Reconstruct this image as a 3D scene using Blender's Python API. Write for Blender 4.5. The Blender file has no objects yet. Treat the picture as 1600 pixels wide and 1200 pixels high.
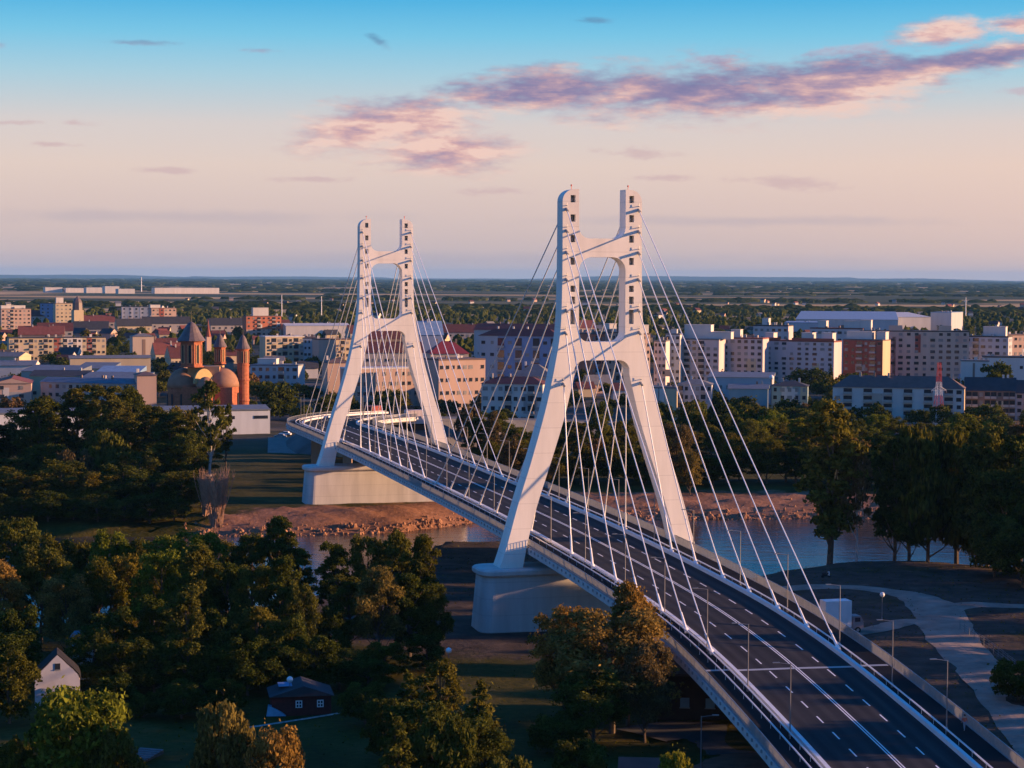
import bpy, bmesh, math, random
import numpy as np
from mathutils import Vector, Matrix
from mathutils.geometry import tessellate_polygon

R = math.radians
rnd = random.Random(7)
sc = bpy.context.scene
C = sc.collection

# ------------------------------------------------------------------ camera
HC = 56.0
F = 3111.0                      # focal length in pixels of a 1600 wide picture
PITCH = math.atan(167.0 / F)
ROLL = R(0.215)
cam_d = bpy.data.cameras.new("camera")
cam_d.sensor_width = 36.0
cam_d.lens = 36.0 * F / 1600.0
cam_d.clip_start = 1.0
cam_d.clip_end = 120000.0
cam = bpy.data.objects.new("camera", cam_d)
C.objects.link(cam)
CAM_M = Matrix.Rotation(R(90) - PITCH, 3, 'X') @ Matrix.Rotation(ROLL, 3, 'Z')
cam.matrix_world = Matrix.Translation((0, 0, HC)) @ CAM_M.to_4x4()
sc.camera = cam

# ------------------------------------------------------------------ sky, sun, exposure
SUN_EL, SUN_AZ = R(9.5), R(91.0)          # azimuth from -Y towards +X
to_sun = Vector((math.sin(SUN_AZ) * math.cos(SUN_EL), -math.cos(SUN_AZ) * math.cos(SUN_EL), math.sin(SUN_EL)))
sun_d = bpy.data.lights.new("sun", 'SUN')
sun_d.energy = 5.0
sun_d.angle = R(0.6)
sun_d.color = (1.0, 0.56, 0.29)
sun = bpy.data.objects.new("sun", sun_d)
C.objects.link(sun)
sun.rotation_euler = to_sun.to_track_quat('Z', 'Y').to_euler()
sun.location = (300, 300, 200)
sc.view_settings.view_transform = 'Standard'
sc.view_settings.look = 'None'
sc.view_settings.exposure = 1.15
sc.view_settings.gamma = 1.0
sc.view_settings.use_curve_mapping = False
EXPO = 2 ** 1.15


def lin(r, g, b):
    def f(c):
        c /= 255.0
        return c / 12.92 if c <= 0.04045 else ((c + 0.055) / 1.055) ** 2.4
    return (f(r), f(g), f(b))


world = bpy.data.worlds.new("World")
sc.world = world
world.use_nodes = True


class NT:
    """small helper to wire shader nodes"""
    def __init__(self, tree):
        self.t = tree
        self.t.nodes.clear()

    def n(self, kind, **kw):
        nd = self.t.nodes.new(kind)
        for k, v in kw.items():
            if k == 'inp':
                for i, val in v.items():
                    if isinstance(val, bpy.types.NodeSocket):
                        self.t.links.new(val, nd.inputs[i])
                    else:
                        nd.inputs[i].default_value = val
            else:
                setattr(nd, k, v)
        return nd

    def m(self, op, a, b=None, c=None, clamp=False):
        nd = self.n('ShaderNodeMath', operation=op)
        nd.use_clamp = clamp
        for i, v in enumerate((a, b, c)):
            if v is None:
                continue
            if isinstance(v, bpy.types.NodeSocket):
                self.t.links.new(v, nd.inputs[i])
            else:
                nd.inputs[i].default_value = v
        return nd.outputs[0]

    def mix(self, fac, a, b, blend='MIX'):
        nd = self.n('ShaderNodeMix', data_type='RGBA', blend_type=blend)
        for i, v in ((0, fac), (6, a), (7, b)):
            if isinstance(v, bpy.types.NodeSocket):
                self.t.links.new(v, nd.inputs[i])
            elif i == 0:
                nd.inputs[i].default_value = v
            else:
                nd.inputs[i].default_value = (v[0], v[1], v[2], 1)
        return nd.outputs[2]

    def ramp(self, fac, stops, interp='LINEAR'):
        nd = self.n('ShaderNodeValToRGB')
        cr = nd.color_ramp
        cr.interpolation = interp
        while len(cr.elements) < len(stops):
            cr.elements.new(0.5)
        for e, (p, c) in zip(cr.elements, stops):
            e.position = p
            e.color = (c[0], c[1], c[2], 1)
        self.t.links.new(fac, nd.inputs[0])
        return nd.outputs[0]

    def noise(self, vec, scale, detail=4, rough=0.55):
        nd = self.n('ShaderNodeTexNoise', inp={'Scale': scale, 'Detail': detail, 'Roughness': rough})
        if vec is not None:
            self.t.links.new(vec, nd.inputs['Vector'])
        return nd.outputs['Fac']

    def link(self, a, b):
        self.t.links.new(a, b)

    def sstep(self, v, lo, hi):
        nd = self.n('ShaderNodeMapRange', interpolation_type='SMOOTHSTEP')
        self.t.links.new(v, nd.inputs[0])
        nd.inputs[1].default_value = lo
        nd.inputs[2].default_value = hi
        return nd.outputs[0]


def build_sky():
    w = NT(world.node_tree)
    out = w.n('ShaderNodeOutputWorld')
    geo = w.n('ShaderNodeTexCoord')
    d = geo.outputs['Generated']
    sep = w.n('ShaderNodeSeparateXYZ', inp={0: d})
    x, y, z = sep.outputs
    zz = w.m('MAXIMUM', z, 0.0)
    fac = w.m('SQRT', zz)
    k = 1.0 / EXPO

    def s(r, g, b, g2=1.0):
        c = lin(r, g, b)
        return tuple(v * k * g2 for v in c)
    stops = [(0.0, s(192, 184, 194)), (0.08, s(202, 184, 188)), (0.135, s(212, 190, 188)), (0.19, s(222, 198, 192)),
             (0.235, s(230, 207, 197)), (0.275, s(219, 208, 206)), (0.315, s(170, 207, 224)), (0.345, s(118, 198, 232)),
             (0.37, s(70, 178, 228)), (0.42, s(24, 132, 206, 1.3)), (0.55, s(14, 116, 200, 1.35)), (0.75, s(14, 105, 190, 1.25)), (1.0, s(14, 92, 175, 1.1))]
    col = w.ramp(fac, stops)
    # warm towards the sun side, cooler away from it
    az = w.m('ARCTAN2', x, y)
    warm = w.sstep(az, -0.05, 0.45)
    low = w.m('SUBTRACT', 1.0, w.sstep(fac, 0.22, 0.33))
    col = w.mix(w.m('MULTIPLY', w.m('MULTIPLY', warm, low), 0.5), col, s(248, 205, 186))
    # the physical sky under the evening tint
    sky = w.n('ShaderNodeTexSky', sky_type='NISHITA')
    sky.sun_disc = False
    sky.sun_elevation = SUN_EL
    sky.sun_rotation = math.atan2(to_sun.x, to_sun.y)
    sky.altitude = 100
    skyc = w.mix(1.0, sky.outputs[0], (0.09, 0.09, 0.09), 'MULTIPLY')
    col = w.mix(0.05, col, skyc)
    # clouds: azimuth / elevation coordinates in thousandths of a radian
    U = w.m('MULTIPLY', az, 1000.0)
    V = w.m('MULTIPLY', w.m('ARCSINE', z), 1000.0)
    comb = w.n('ShaderNodeCombineXYZ', inp={0: w.m('MULTIPLY', U, 0.020), 1: w.m('MULTIPLY', V, 0.075), 2: 0.0})
    n1 = w.noise(comb.outputs[0], 1.0, 8, 0.62)
    comb2 = w.n('ShaderNodeCombineXYZ', inp={0: w.m('MULTIPLY', U, 0.07), 1: w.m('MULTIPLY', V, 0.20), 2: 3.0})
    n2 = w.noise(comb2.outputs[0], 1.0, 6, 0.65)
    ns = w.m('ADD', w.m('MULTIPLY', n1, 0.65), w.m('MULTIPLY', n2, 0.35))

    def ell(cx, cy, rx, ry, tilt):
        u0, v0 = (cx - 800) / F * 1000, (433 - cy) / F * 1000
        du, dv = w.m('SUBTRACT', U, u0), w.m('SUBTRACT', V, v0)
        ct, st = math.cos(tilt), math.sin(tilt)
        a = w.m('ADD', w.m('MULTIPLY', du, ct), w.m('MULTIPLY', dv, st))
        b = w.m('SUBTRACT', w.m('MULTIPLY', dv, ct), w.m('MULTIPLY', du, st))
        a = w.m('DIVIDE', a, rx / F * 1000)
        b = w.m('DIVIDE', b, ry / F * 1000)
        return w.m('SUBTRACT', 1.0, w.m('SQRT', w.m('ADD', w.m('MULTIPLY', a, a), w.m('MULTIPLY', b, b))))
    E = [ell(860, 143, 200, 42, 0.03), ell(1060, 146, 280, 58, 0.02), ell(1300, 138, 240, 60, 0.08), ell(1500, 102, 250, 25, 0.13),
         ell(560, 207, 135, 44, 0.16), ell(640, 190, 165, 44, 0.0), ell(690, 238, 150, 44, 0.0), ell(1455, 62, 90, 26, 0.1), ell(1580, 52, 100, 18, 0.0)]
    m = E[0]
    for e in E[1:]:
        m = w.m('MAXIMUM', m, e)
    dens = w.m('ADD', m, w.m('MULTIPLY', w.m('SUBTRACT', ns, 0.5), 2.5))
    cov = w.m('MULTIPLY', w.sstep(dens, -0.08, 0.74), 0.94)
    # thin veils and streaks
    S = [ell(1470, 66, 90, 24, 0.1), ell(1590, 55, 110, 16, 0.05), ell(1110, 98, 70, 12, 0.0), ell(1330, 85, 120, 14, 0.1),
         ell(230, 80, 75, 6, 0.0), ell(410, 87, 40, 6, 0.0), ell(930, 38, 45, 7, 0.0), ell(590, 70, 30, 10, -0.6), ell(0, 90, 35, 8, 0),
         ell(1000, 240, 80, 12, -0.05), ell(760, 300, 80, 9, 0.0), ell(1230, 286, 110, 14, -0.08), ell(1040, 278, 70, 7, 0),
         ell(130, 203, 40, 6, 0), ell(40, 204, 60, 6, 0), ell(270, 272, 60, 7, 0.0), ell(95, 235, 50, 6, 0.0), ell(490, 283, 80, 7, 0), ell(1590, 150, 70, 9, 0.05)]
    ms = S[0]
    for e in S[1:]:
        ms = w.m('MAXIMUM', ms, e)
    thin = w.sstep(w.m('ADD', ms, w.m('MULTIPLY', w.m('SUBTRACT', n2, 0.5), 2.4)), 0.05, 0.9)
    B = [ell(250, 342, 520, 16, 0.0), ell(1150, 345, 500, 12, 0.0), ell(700, 405, 900, 16, 0.0)]
    mb = B[0]
    for e in B[1:]:
        mb = w.m('MAXIMUM', mb, e)
    veil = w.m('MULTIPLY', w.sstep(w.m('ADD', mb, w.m('MULTIPLY', w.m('SUBTRACT', n1, 0.5), 2.0)), 0.0, 1.0), 0.42)
    # lit sides: the sun is low on the right, so edges towards it glow
    comb3 = w.n('ShaderNodeCombineXYZ', inp={0: w.m('MULTIPLY', w.m('ADD', U, 9.0), 0.020), 1: w.m('MULTIPLY', w.m('SUBTRACT', V, 4.0), 0.075), 2: 0.0})
    n3 = w.noise(comb3.outputs[0], 1.0, 8, 0.62)
    base = ell(1020, 118, 560, 62, 0.03)
    lit = w.m('ADD', w.m('MULTIPLY', w.m('SUBTRACT', n1, n3), 2.4), 0.42)
    right = ell(1370, 160, 170, 42, 0.1)
    lit = w.m('ADD', lit, w.m('MULTIPLY', w.m('MAXIMUM', right, 0.0), 0.75))
    left = ell(650, 215, 230, 60, 0.1)
    lit = w.m('ADD', lit, w.m('MULTIPLY', w.m('MAXIMUM', left, 0.0), 0.16))
    tr_ = ell(1530, 58, 190, 40, 0.0)
    lit = w.m('ADD', lit, w.m('MULTIPLY', w.m('MAXIMUM', tr_, 0.0), 0.8))
    bot = w.m('MULTIPLY', w.sstep(w.m('MULTIPLY', w.m('SUBTRACT', V, (433 - 172) / F * 1000), -1.0), -6.0, 4.0), 0.35)
    lit = w.m('ADD', lit, bot, clamp=True)
    ccol = w.ramp(lit, [(0.0, s(122, 118, 162)), (0.35, s(146, 130, 166)), (0.62, s(190, 156, 170)), (0.85, s(226, 182, 176)), (1.0, s(244, 206, 192))])
    col = w.mix(veil, col, s(184, 172, 182))
    tcol = w.mix(w.sstep(V, 70, 110), s(206, 176, 178), s(196, 178, 196))
    tcol = w.mix(w.m('MULTIPLY', w.sstep(V, 105, 118), w.m('SUBTRACT', 1.0, w.sstep(U, 30, 120))), tcol, s(92, 130, 168))
    col = w.mix(w.m('MULTIPLY', thin, 0.6), col, tcol)
    col = w.mix(cov, col, ccol)
    # below the horizon the ground hides everything
    bg = w.n('ShaderNodeBackground', inp={0: col, 1: 1.0})
    w.link(bg.outputs[0], out.inputs[0])


build_sky()
cy = sc.cycles
cy.max_bounces = 6
cy.diffuse_bounces = 2
cy.glossy_bounces = 3
cy.transmission_bounces = 4
cy.transparent_max_bounces = 8
cy.volume_bounces = 0
cy.use_denoising = True
cy.sample_clamp_indirect = 5.0


# ------------------------------------------------------------------ pixel -> world (used to read distances off the ground)
def ray(px, py):
    v = CAM_M @ Vector(((px - 800) / F, (600 - py) / F, -1))
    return v


def at(px, py, z=0.0):
    v = ray(px, py)
    t = (z - HC) / v.z
    return Vector((v.x * t, v.y * t, z))


def at_y(px, py, Y):
    v = ray(px, py)
    t = Y / v.y
    return Vector((v.x * t, Y, HC + v.z * t))


def px_x(px, Y):                # world X of a picture column near the horizon at depth Y
    return (px - 800) / F * Y


def py_z(py, Y, px=800):        # world height of a picture row at depth Y
    return at_y(px, py, Y).z


def gp(px, py):                 # ground point under a picture position
    p = at(px, py, 0.0)
    return (p.x, p.y, 0)


# ------------------------------------------------------------------ materials
MATS = {}


def mat(name, col, rough=0.7, var=0.12, scale=0.6, metal=0.0, spec=0.3, bump=0.0, streak=False, objvar=0.0, joints=0.0):
    if name in MATS:
        return MATS[name]
    m = bpy.data.materials.new(name)
    m.use_nodes = True
    w = NT(m.node_tree)
    out = w.n('ShaderNodeOutputMaterial')
    g = w.n('ShaderNodeNewGeometry')
    vec = g.outputs['Position']
    if streak:
        mp = w.n('ShaderNodeMapping', inp={0: vec})
        mp.inputs['Scale'].default_value = (1, 1, 0.12)
        vec = mp.outputs[0]
    n = w.noise(vec, scale, 6, 0.6)
    lo = tuple(c * (1 - var) for c in col)
    hi = tuple(min(1, c * (1 + var)) for c in col)
    c = w.ramp(n, [(0.3, lo), (0.7, hi)])
    if joints:
        sz = w.n('ShaderNodeSeparateXYZ', inp={0: g.outputs['Position']})
        fr = w.m('FRACT', w.m('DIVIDE', sz.outputs[2], joints))
        ln = w.m('LESS_THAN', fr, 0.13 / joints)
        lift = w.m('MULTIPLY', w.noise(w.n('ShaderNodeCombineXYZ', inp={2: w.m('FLOOR', w.m('DIVIDE', sz.outputs[2], joints))}).outputs[0], 3.7, 1), 0.14)
        k_ = w.m('SUBTRACT', w.m('SUBTRACT', 1.07, lift), w.m('MULTIPLY', ln, 0.13))
        kc = w.n('ShaderNodeCombineColor', inp={0: k_, 1: k_, 2: k_})
        c = w.mix(1.0, c, kc.outputs[0], 'MULTIPLY')
    if objvar:
        oi = w.n('ShaderNodeObjectInfo')
        c = w.mix(1.0, c, w.ramp(oi.outputs['Random'], [(0.0, (1 - objvar,) * 3), (1.0, (1 + objvar, 1 + objvar * 0.8, 1 + objvar * 0.6))]), 'MULTIPLY')
    p = w.n('ShaderNodeBsdfPrincipled', inp={'Base Color': c, 'Roughness': rough, 'Metallic': metal})
    p.inputs['Specular IOR Level'].default_value = spec
    if bump:
        b = w.n('ShaderNodeBump', inp={'Height': w.noise(vec, scale * 6, 5), 'Strength': bump, 'Distance': 0.2})
        w.link(b.outputs[0], p.inputs['Normal'])
    w.link(p.outputs[0], out.inputs[0])
    MATS[name] = m
    return m


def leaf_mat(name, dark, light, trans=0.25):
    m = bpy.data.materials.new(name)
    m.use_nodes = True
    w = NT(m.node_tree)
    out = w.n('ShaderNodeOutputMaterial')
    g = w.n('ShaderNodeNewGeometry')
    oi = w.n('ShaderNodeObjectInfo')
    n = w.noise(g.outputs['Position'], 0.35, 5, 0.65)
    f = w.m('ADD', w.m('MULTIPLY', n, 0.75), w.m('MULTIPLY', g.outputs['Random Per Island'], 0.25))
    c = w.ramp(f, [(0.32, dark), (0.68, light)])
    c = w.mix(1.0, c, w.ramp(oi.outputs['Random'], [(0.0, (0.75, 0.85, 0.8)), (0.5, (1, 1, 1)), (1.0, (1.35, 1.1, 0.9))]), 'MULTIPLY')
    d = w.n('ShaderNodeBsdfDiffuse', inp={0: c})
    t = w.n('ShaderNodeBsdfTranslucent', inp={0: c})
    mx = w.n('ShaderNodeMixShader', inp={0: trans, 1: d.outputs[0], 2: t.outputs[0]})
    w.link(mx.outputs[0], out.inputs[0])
    MATS[name] = m
    return m


M_TOWER = mat("white_concrete_paint", (0.82, 0.77, 0.695), 0.65, 0.09, 0.45, streak=True, spec=0.2, joints=4.0)
M_PED = mat("pedestal_concrete", (0.56, 0.535, 0.50), 0.75, 0.14, 0.5, streak=True, spec=0.2, joints=2.6)
M_CABLE = mat("white_cable_sheath", (0.8, 0.8, 0.8), 0.35, 0.02, 1.0, spec=0.5)
M_DECK = mat("deck_concrete", (0.5, 0.5, 0.5), 0.75, 0.14, 0.5, streak=True)
M_STEEL = mat("galvanised_steel", (0.30, 0.31, 0.32), 0.45, 0.08, 1.5, metal=0.3)
M_BARRIER = mat("pale_barrier", (0.62, 0.63, 0.65), 0.5, 0.06, 0.8)
M_PAINT = mat("road_paint", (0.75, 0.75, 0.75), 0.6, 0.12, 1.2)
M_DARK = mat("dark_recess", (0.02, 0.02, 0.02), 0.8)
M_POLE = mat("lamp_pole_grey", (0.2, 0.2, 0.21), 0.4, 0.05, metal=0.4)
M_GLOBE = mat("white_globe_glass", (0.75, 0.75, 0.75), 0.25, 0.02, spec=0.6)
M_GLASS = mat("window_glass", (0.025, 0.03, 0.04), 0.12, 0.3, 0.4, spec=0.6)
M_CURT = mat("curtained_window", (0.22, 0.21, 0.2), 0.4, 0.3, 0.4)
M_BARK = mat("bark", (0.10, 0.075, 0.055), 0.9, 0.35, 2.0)
M_BIRCH = mat("pale_bark", (0.45, 0.4, 0.36), 0.9, 0.35, 1.2)
M_RUST = mat("bare_twigs", (0.34, 0.21, 0.14), 0.9, 0.25, 1.0)
M_GRAVEL = mat("gravel", (0.28, 0.22, 0.175), 0.95, 0.35, 0.2, bump=0.4, spec=0.05)
M_WHITE = mat("white_paint", (0.72, 0.72, 0.72), 0.5, 0.08, 0.5)
M_TYRE = mat("tyre_rubber", (0.02, 0.02, 0.02), 0.8)
M_RED = mat("red_paint", (0.5, 0.06, 0.04), 0.5)
M_BRICK = mat("brick_wall", (0.34, 0.115, 0.06), 0.9, 0.3, 1.2, joints=1.6)
M_BRICKY = mat("ochre_trim", (0.55, 0.32, 0.16), 0.8, 0.1, 0.8)
M_SLATE = mat("dark_metal_roof", (0.13, 0.10, 0.10), 0.5, 0.2, 0.8)
M_COPPER = mat("brown_metal_roof", (0.30, 0.17, 0.115), 0.75, 0.15, 0.5, spec=0.1)
M_LEAF = [leaf_mat("leaves_deep_green", (0.024, 0.032, 0.006), (0.12, 0.132, 0.026), 0.35),
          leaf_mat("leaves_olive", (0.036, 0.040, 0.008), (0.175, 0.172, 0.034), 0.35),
          leaf_mat("leaves_golden", (0.075, 0.058, 0.018), (0.34, 0.235, 0.065), 0.35),
          leaf_mat("leaves_brown", (0.055, 0.042, 0.02), (0.20, 0.145, 0.065), 0.35),
          leaf_mat("leaves_bright_green", (0.045, 0.06, 0.008), (0.23, 0.25, 0.032), 0.35)]


# ------------------------------------------------------------------ mesh helpers
class MB:
    def __init__(self):
        self.v, self.f, self.mi = [], [], []

    def add(self, vs, fs, mi=0):
        o = len(self.v)
        self.v += [tuple(p) for p in vs]
        self.f += [tuple(i + o for i in q) for q in fs]
        self.mi += [mi] * len(fs)

    def box(self, c, s, rz=0.0, mi=0, taper=1.0):
        x, y, z = s[0] / 2, s[1] / 2, s[2] / 2
        cr, sr = math.cos(rz), math.sin(rz)
        vs = []
        for k, t in ((-1, 1.0), (1, taper)):
            for a, b in ((-1, -1), (1, -1), (1, 1), (-1, 1)):
                px, py = a * x * t, b * y * t
                vs.append((c[0] + px * cr - py * sr, c[1] + px * sr + py * cr, c[2] + k * z))
        self.add(vs, [(3, 2, 1, 0), (4, 5, 6, 7), (0, 1, 5, 4), (1, 2, 6, 5), (2, 3, 7, 6), (3, 0, 4, 7)], mi)

    def tube(self, p0, p1, r0, r1=None, n=6, mi=0, caps=True):
        r1 = r0 if r1 is None else r1
        p0, p1 = Vector(p0), Vector(p1)
        d = (p1 - p0).normalized()
        a = d.orthogonal().normalized()
        b = d.cross(a)
        vs = []
        for p, r in ((p0, r0), (p1, r1)):
            for i in range(n):
                t = 2 * math.pi * i / n
                vs.append(p + (a * math.cos(t) + b * math.sin(t)) * r)
        fs = [(i, (i + 1) % n, n + (i + 1) % n, n + i) for i in range(n)]
        if caps:
            fs += [tuple(range(n - 1, -1, -1)), tuple(range(n, 2 * n))]
        self.add(vs, fs, mi)

    def lathe(self, c, prof, n=16, mi=0, a0=0.0):
        vs = []
        for r, z in prof:
            for i in range(n):
                t = a0 + 2 * math.pi * i / n
                vs.append((c[0] + r * math.cos(t), c[1] + r * math.sin(t), c[2] + z))
        fs = []
        for k in range(len(prof) - 1):
            for i in range(n):
                j = (i + 1) % n
                fs.append((k * n + i, k * n + j, (k + 1) * n + j, (k + 1) * n + i))
        fs.append(tuple(range(n - 1, -1, -1)))
        fs.append(tuple(range((len(prof) - 1) * n, len(prof) * n)))
        self.add(vs, fs, mi)

    def mesh(self, name, mats, smooth=False):
        me = bpy.data.meshes.new(name)
        me.from_pydata(self.v, [], self.f)
        for m in (mats if isinstance(mats, (list, tuple)) else [mats]):
            me.materials.append(m)
        if any(self.mi):
            me.polygons.foreach_set('material_index', self.mi)
        if smooth:
            me.polygons.foreach_set('use_smooth', [True] * len(self.f))
        me.update()
        return me

    def obj(self, name, mats, parent=None, smooth=False):
        return link(name, self.mesh(name, mats, smooth), parent)


def link(name, data, parent=None, loc=None, rz=None):
    o = bpy.data.objects.new(name, data)
    C.objects.link(o)
    if parent is not None:
        o.parent = parent
    if loc is not None:
        o.location = loc
    if rz is not None:
        o.rotation_euler = (0, 0, rz)
    return o


def tag(o, label=None, cat=None, group=None, kind=None):
    if label:
        o['label'] = label
    if cat:
        o['category'] = cat
    if group:
        o['group'] = group
    if kind:
        o['kind'] = kind
    return o


def thing(name, label, cat, loc=(0, 0, 0), rz=0.0, group=None):
    o = link(name, None, None, loc, rz)
    o.empty_display_size = 0.5
    return tag(o, label, cat, group)


ONES = ['', 'first', 'second', 'third', 'fourth', 'fifth', 'sixth', 'seventh', 'eighth', 'ninth', 'tenth', 'eleventh', 'twelfth',
        'thirteenth', 'fourteenth', 'fifteenth', 'sixteenth', 'seventeenth', 'eighteenth', 'nineteenth']
TENS = {2: ('twenty', 'twentieth'), 3: ('thirty', 'thirtieth'), 4: ('forty', 'fortieth'), 5: ('fifty', 'fiftieth'), 6: ('sixty', 'sixtieth')}


def ordinal(n):
    if n < 20:
        return ONES[n]
    t, u = divmod(n, 10)
    return TENS[t][1] if u == 0 else TENS[t][0] + '-' + ONES[u]


# ------------------------------------------------------------------ terrain
def interp(x, xs, ys):
    return np.interp(x, xs, ys)


YN = ([-4000, -400, -100, -46, -30, -14, 12, 30, 42, 52, 64, 80, 93, 110, 140, 400, 4000], [300, 300, 318, 334, 366, 428, 428, 380, 374, 388, 399, 404, 396, 390, 386, 360, 340])
YF = ([-4000, -400, -150, -47, -26, -3, 45, 83, 120, 400, 4000], [440, 440, 440, 449, 455, 480, 482, 486, 480, 462, 440])
nrs = np.random.RandomState(3)


def vnoise(X, Y, s, seed=0):
    a = np.sin(X / s * 1.3 + seed) * np.cos(Y / s * 1.7 + seed * 2.1)
    b = np.sin((X * 0.6 + Y * 0.8) / s * 2.9 + seed * 3.3)
    c = np.cos((X * 0.9 - Y * 0.5) / s * 5.1 + seed * 1.7)
    return (a + 0.5 * b + 0.3 * c) / 1.8


def height(X, Y):
    yn = interp(X, *YN)
    yf = interp(X, *YF)
    dn, df = yn - Y, Y - yf
    bed = np.full_like(X, -4.0)
    tn = np.clip(dn / 9.0, 0, 1)
    tf = np.clip(df / 22.0, 0, 1)
    zn = -4.0 + 4.0 * (tn * tn * (3 - 2 * tn)) + 0.25 * vnoise(X, Y, 9.0) * tn
    zf = -4.0 + 4.8 * (1 - (1 - tf) ** 2) + (0.65 * vnoise(X, Y, 4.0, 1.0) + 0.5 * vnoise(X, Y, 1.7, 2.0)) * np.clip(tf * 6, 0, 1) * (1 - np.clip((df - 22) / 10, 0, 0.85))
    z = np.where(dn > 0, zn, np.where(df > 0, zf, bed))
    far = np.clip((Y - 700) / 400, 0, 1)
    return np.where(Y > 700, z * (1 - far), z)


def hz(x, y):
    return float(height(np.array([float(x)]), np.array([float(y)]))[0])


def build_ground():
    xs = np.unique(np.concatenate([-np.geomspace(160, 30000, 36), np.arange(-160, 182, 2.0), np.geomspace(182, 30000, 36)]))
    ys = np.unique(np.concatenate([np.array([-3000, -800, -200, 0, 60, 100, 130, 160, 190, 220, 250, 280]), np.arange(300, 530, 2.0),
                                   np.geomspace(532, 42000, 90)]))
    X, Y = np.meshgrid(xs, ys)
    Z = height(X.ravel(), Y.ravel())
    nx, ny = len(xs), len(ys)
    co = np.stack([X.ravel(), Y.ravel(), Z], 1)
    idx = np.arange(nx * ny).reshape(ny, nx)
    fs = np.stack([idx[:-1, :-1], idx[:-1, 1:], idx[1:, 1:], idx[1:, :-1]], -1).reshape(-1, 4)
    me = bpy.data.meshes.new("ground")
    me.from_pydata(co.tolist(), [], fs.tolist())
    me.polygons.foreach_set('use_smooth', [True] * len(fs))
    xf, yf_ = X.ravel(), Y.ravel()
    df = yf_ - interp(xf, *YF)
    dn = interp(xf, *YN) - yf_
    far_dirt = np.clip(1.25 - np.abs(df - 9) / 24.0, 0, 1) * np.clip((xf + 85) / 40, 0, 1) * (df > -6)
    far_dirt *= np.clip((150 - xf) / 40, 0.0, 1)
    mud_flat = ((yf_ > 322) & (xf > -60) & (xf < 48) & (dn > -4)).astype(float) * 0.85
    right_earth = np.clip((xf - 30) / 10, 0, 1) * (yf_ < 420) * (yf_ > 180) * (dn > 1) * 0.5
    road_pts = np.array([gp(1130, 930), gp(1290, 917), gp(1400, 926), gp(1460, 950), gp(1490, 1000), gp(1560, 1080), gp(1640, 1190)])[:, :2]
    dr = np.full(len(xf), 1e9)
    for k in range(len(road_pts) - 1):
        a_, b_ = road_pts[k], road_pts[k + 1]
        ab = b_ - a_
        t_ = np.clip(((xf - a_[0]) * ab[0] + (yf_ - a_[1]) * ab[1]) / (ab @ ab), 0, 1)
        dr = np.minimum(dr, np.hypot(xf - a_[0] - t_ * ab[0], yf_ - a_[1] - t_ * ab[1]))
    near_dirt = np.clip(1 - np.hypot((xf - 2) / 34.0, (yf_ - 314) / 34.0), 0, 1) ** 0.5 * (dn > -4)
    near_dirt = np.maximum(near_dirt, np.clip(0.8 - dr / 16.0, 0, 0.5) * (dn > 2))
    near_dirt = np.maximum(near_dirt, np.maximum(mud_flat, right_earth))
    a = me.attributes.new("dirt", 'FLOAT', 'POINT')
    a.data.foreach_set('value', far_dirt.astype(np.float32))
    b = me.attributes.new("mud", 'FLOAT', 'POINT')
    b.data.foreach_set('value', near_dirt.astype(np.float32))
    m = bpy.data.materials.new("ground_cover")
    m.use_nodes = True
    w = NT(m.node_tree)
    out = w.n('ShaderNodeOutputMaterial')
    g = w.n('ShaderNodeNewGeometry')
    pos = g.outputs['Position']
    sep = w.n('ShaderNodeSeparateXYZ', inp={0: pos})
    n1 = w.noise(pos, 0.08, 8, 0.65)
    n2 = w.noise(pos, 0.9, 6, 0.6)
    grass = w.ramp(w.m('ADD', w.m('MULTIPLY', n1, 0.7), w.m('MULTIPLY', n2, 0.3)), [(0.35, (0.026, 0.026, 0.004)), (0.52, (0.058, 0.052, 0.009)), (0.68, (0.11, 0.08, 0.022))])
    dirt = w.ramp(w.m('ADD', w.m('MULTIPLY', n1, 0.4), w.m('MULTIPLY', n2, 0.6)), [(0.3, (0.13, 0.062, 0.036)), (0.55, (0.27, 0.135, 0.08)), (0.75, (0.40, 0.24, 0.16))])
    mud = w.ramp(w.noise(pos, 0.25, 7, 0.65), [(0.3, (0.035, 0.028, 0.022)), (0.6, (0.085, 0.064, 0.05)), (0.75, (0.14, 0.105, 0.08))])
    ad = w.n('ShaderNodeAttribute', attribute_name="dirt")
    am = w.n('ShaderNodeAttribute', attribute_name="mud")
    fd = w.sstep(w.m('ADD', ad.outputs['Fac'], w.m('MULTIPLY', w.m('SUBTRACT', n1, 0.5), 1.3)), 0.3, 0.62)
    fm = w.sstep(w.m('ADD', am.outputs['Fac'], w.m('MULTIPLY', w.m('SUBTRACT', n1, 0.5), 1.0)), 0.25, 0.5)
    near = w.mix(fm, w.mix(fd, grass, dirt), mud)
    # city ground: yards and streets
    nc = w.noise(pos, 0.012, 5, 0.6)
    city = w.ramp(nc, [(0.40, (0.035, 0.04, 0.018)), (0.52, (0.07, 0.065, 0.055)), (0.6, (0.12, 0.11, 0.10))])
    col = w.mix(w.sstep(sep.outputs[1], 580, 720), near, city)
    # open fields far away
    mp = w.n('ShaderNodeMapping', inp={0: pos})
    mp.inputs['Scale'].default_value = (0.0013, 0.0034, 1)
    mp.inputs['Rotation'].default_value = (0, 0, 0.12)
    nz = w.n('ShaderNodeTexNoise', inp={'Vector': mp.outputs[0], 'Scale': 1.6, 'Detail': 4.0})
    dv = w.n('ShaderNodeVectorMath', operation='SCALE', inp={0: nz.outputs['Color'], 'Scale': 0.9})
    av = w.n('ShaderNodeVectorMath', operation='ADD', inp={0: mp.outputs[0], 1: dv.outputs[0]})
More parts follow.
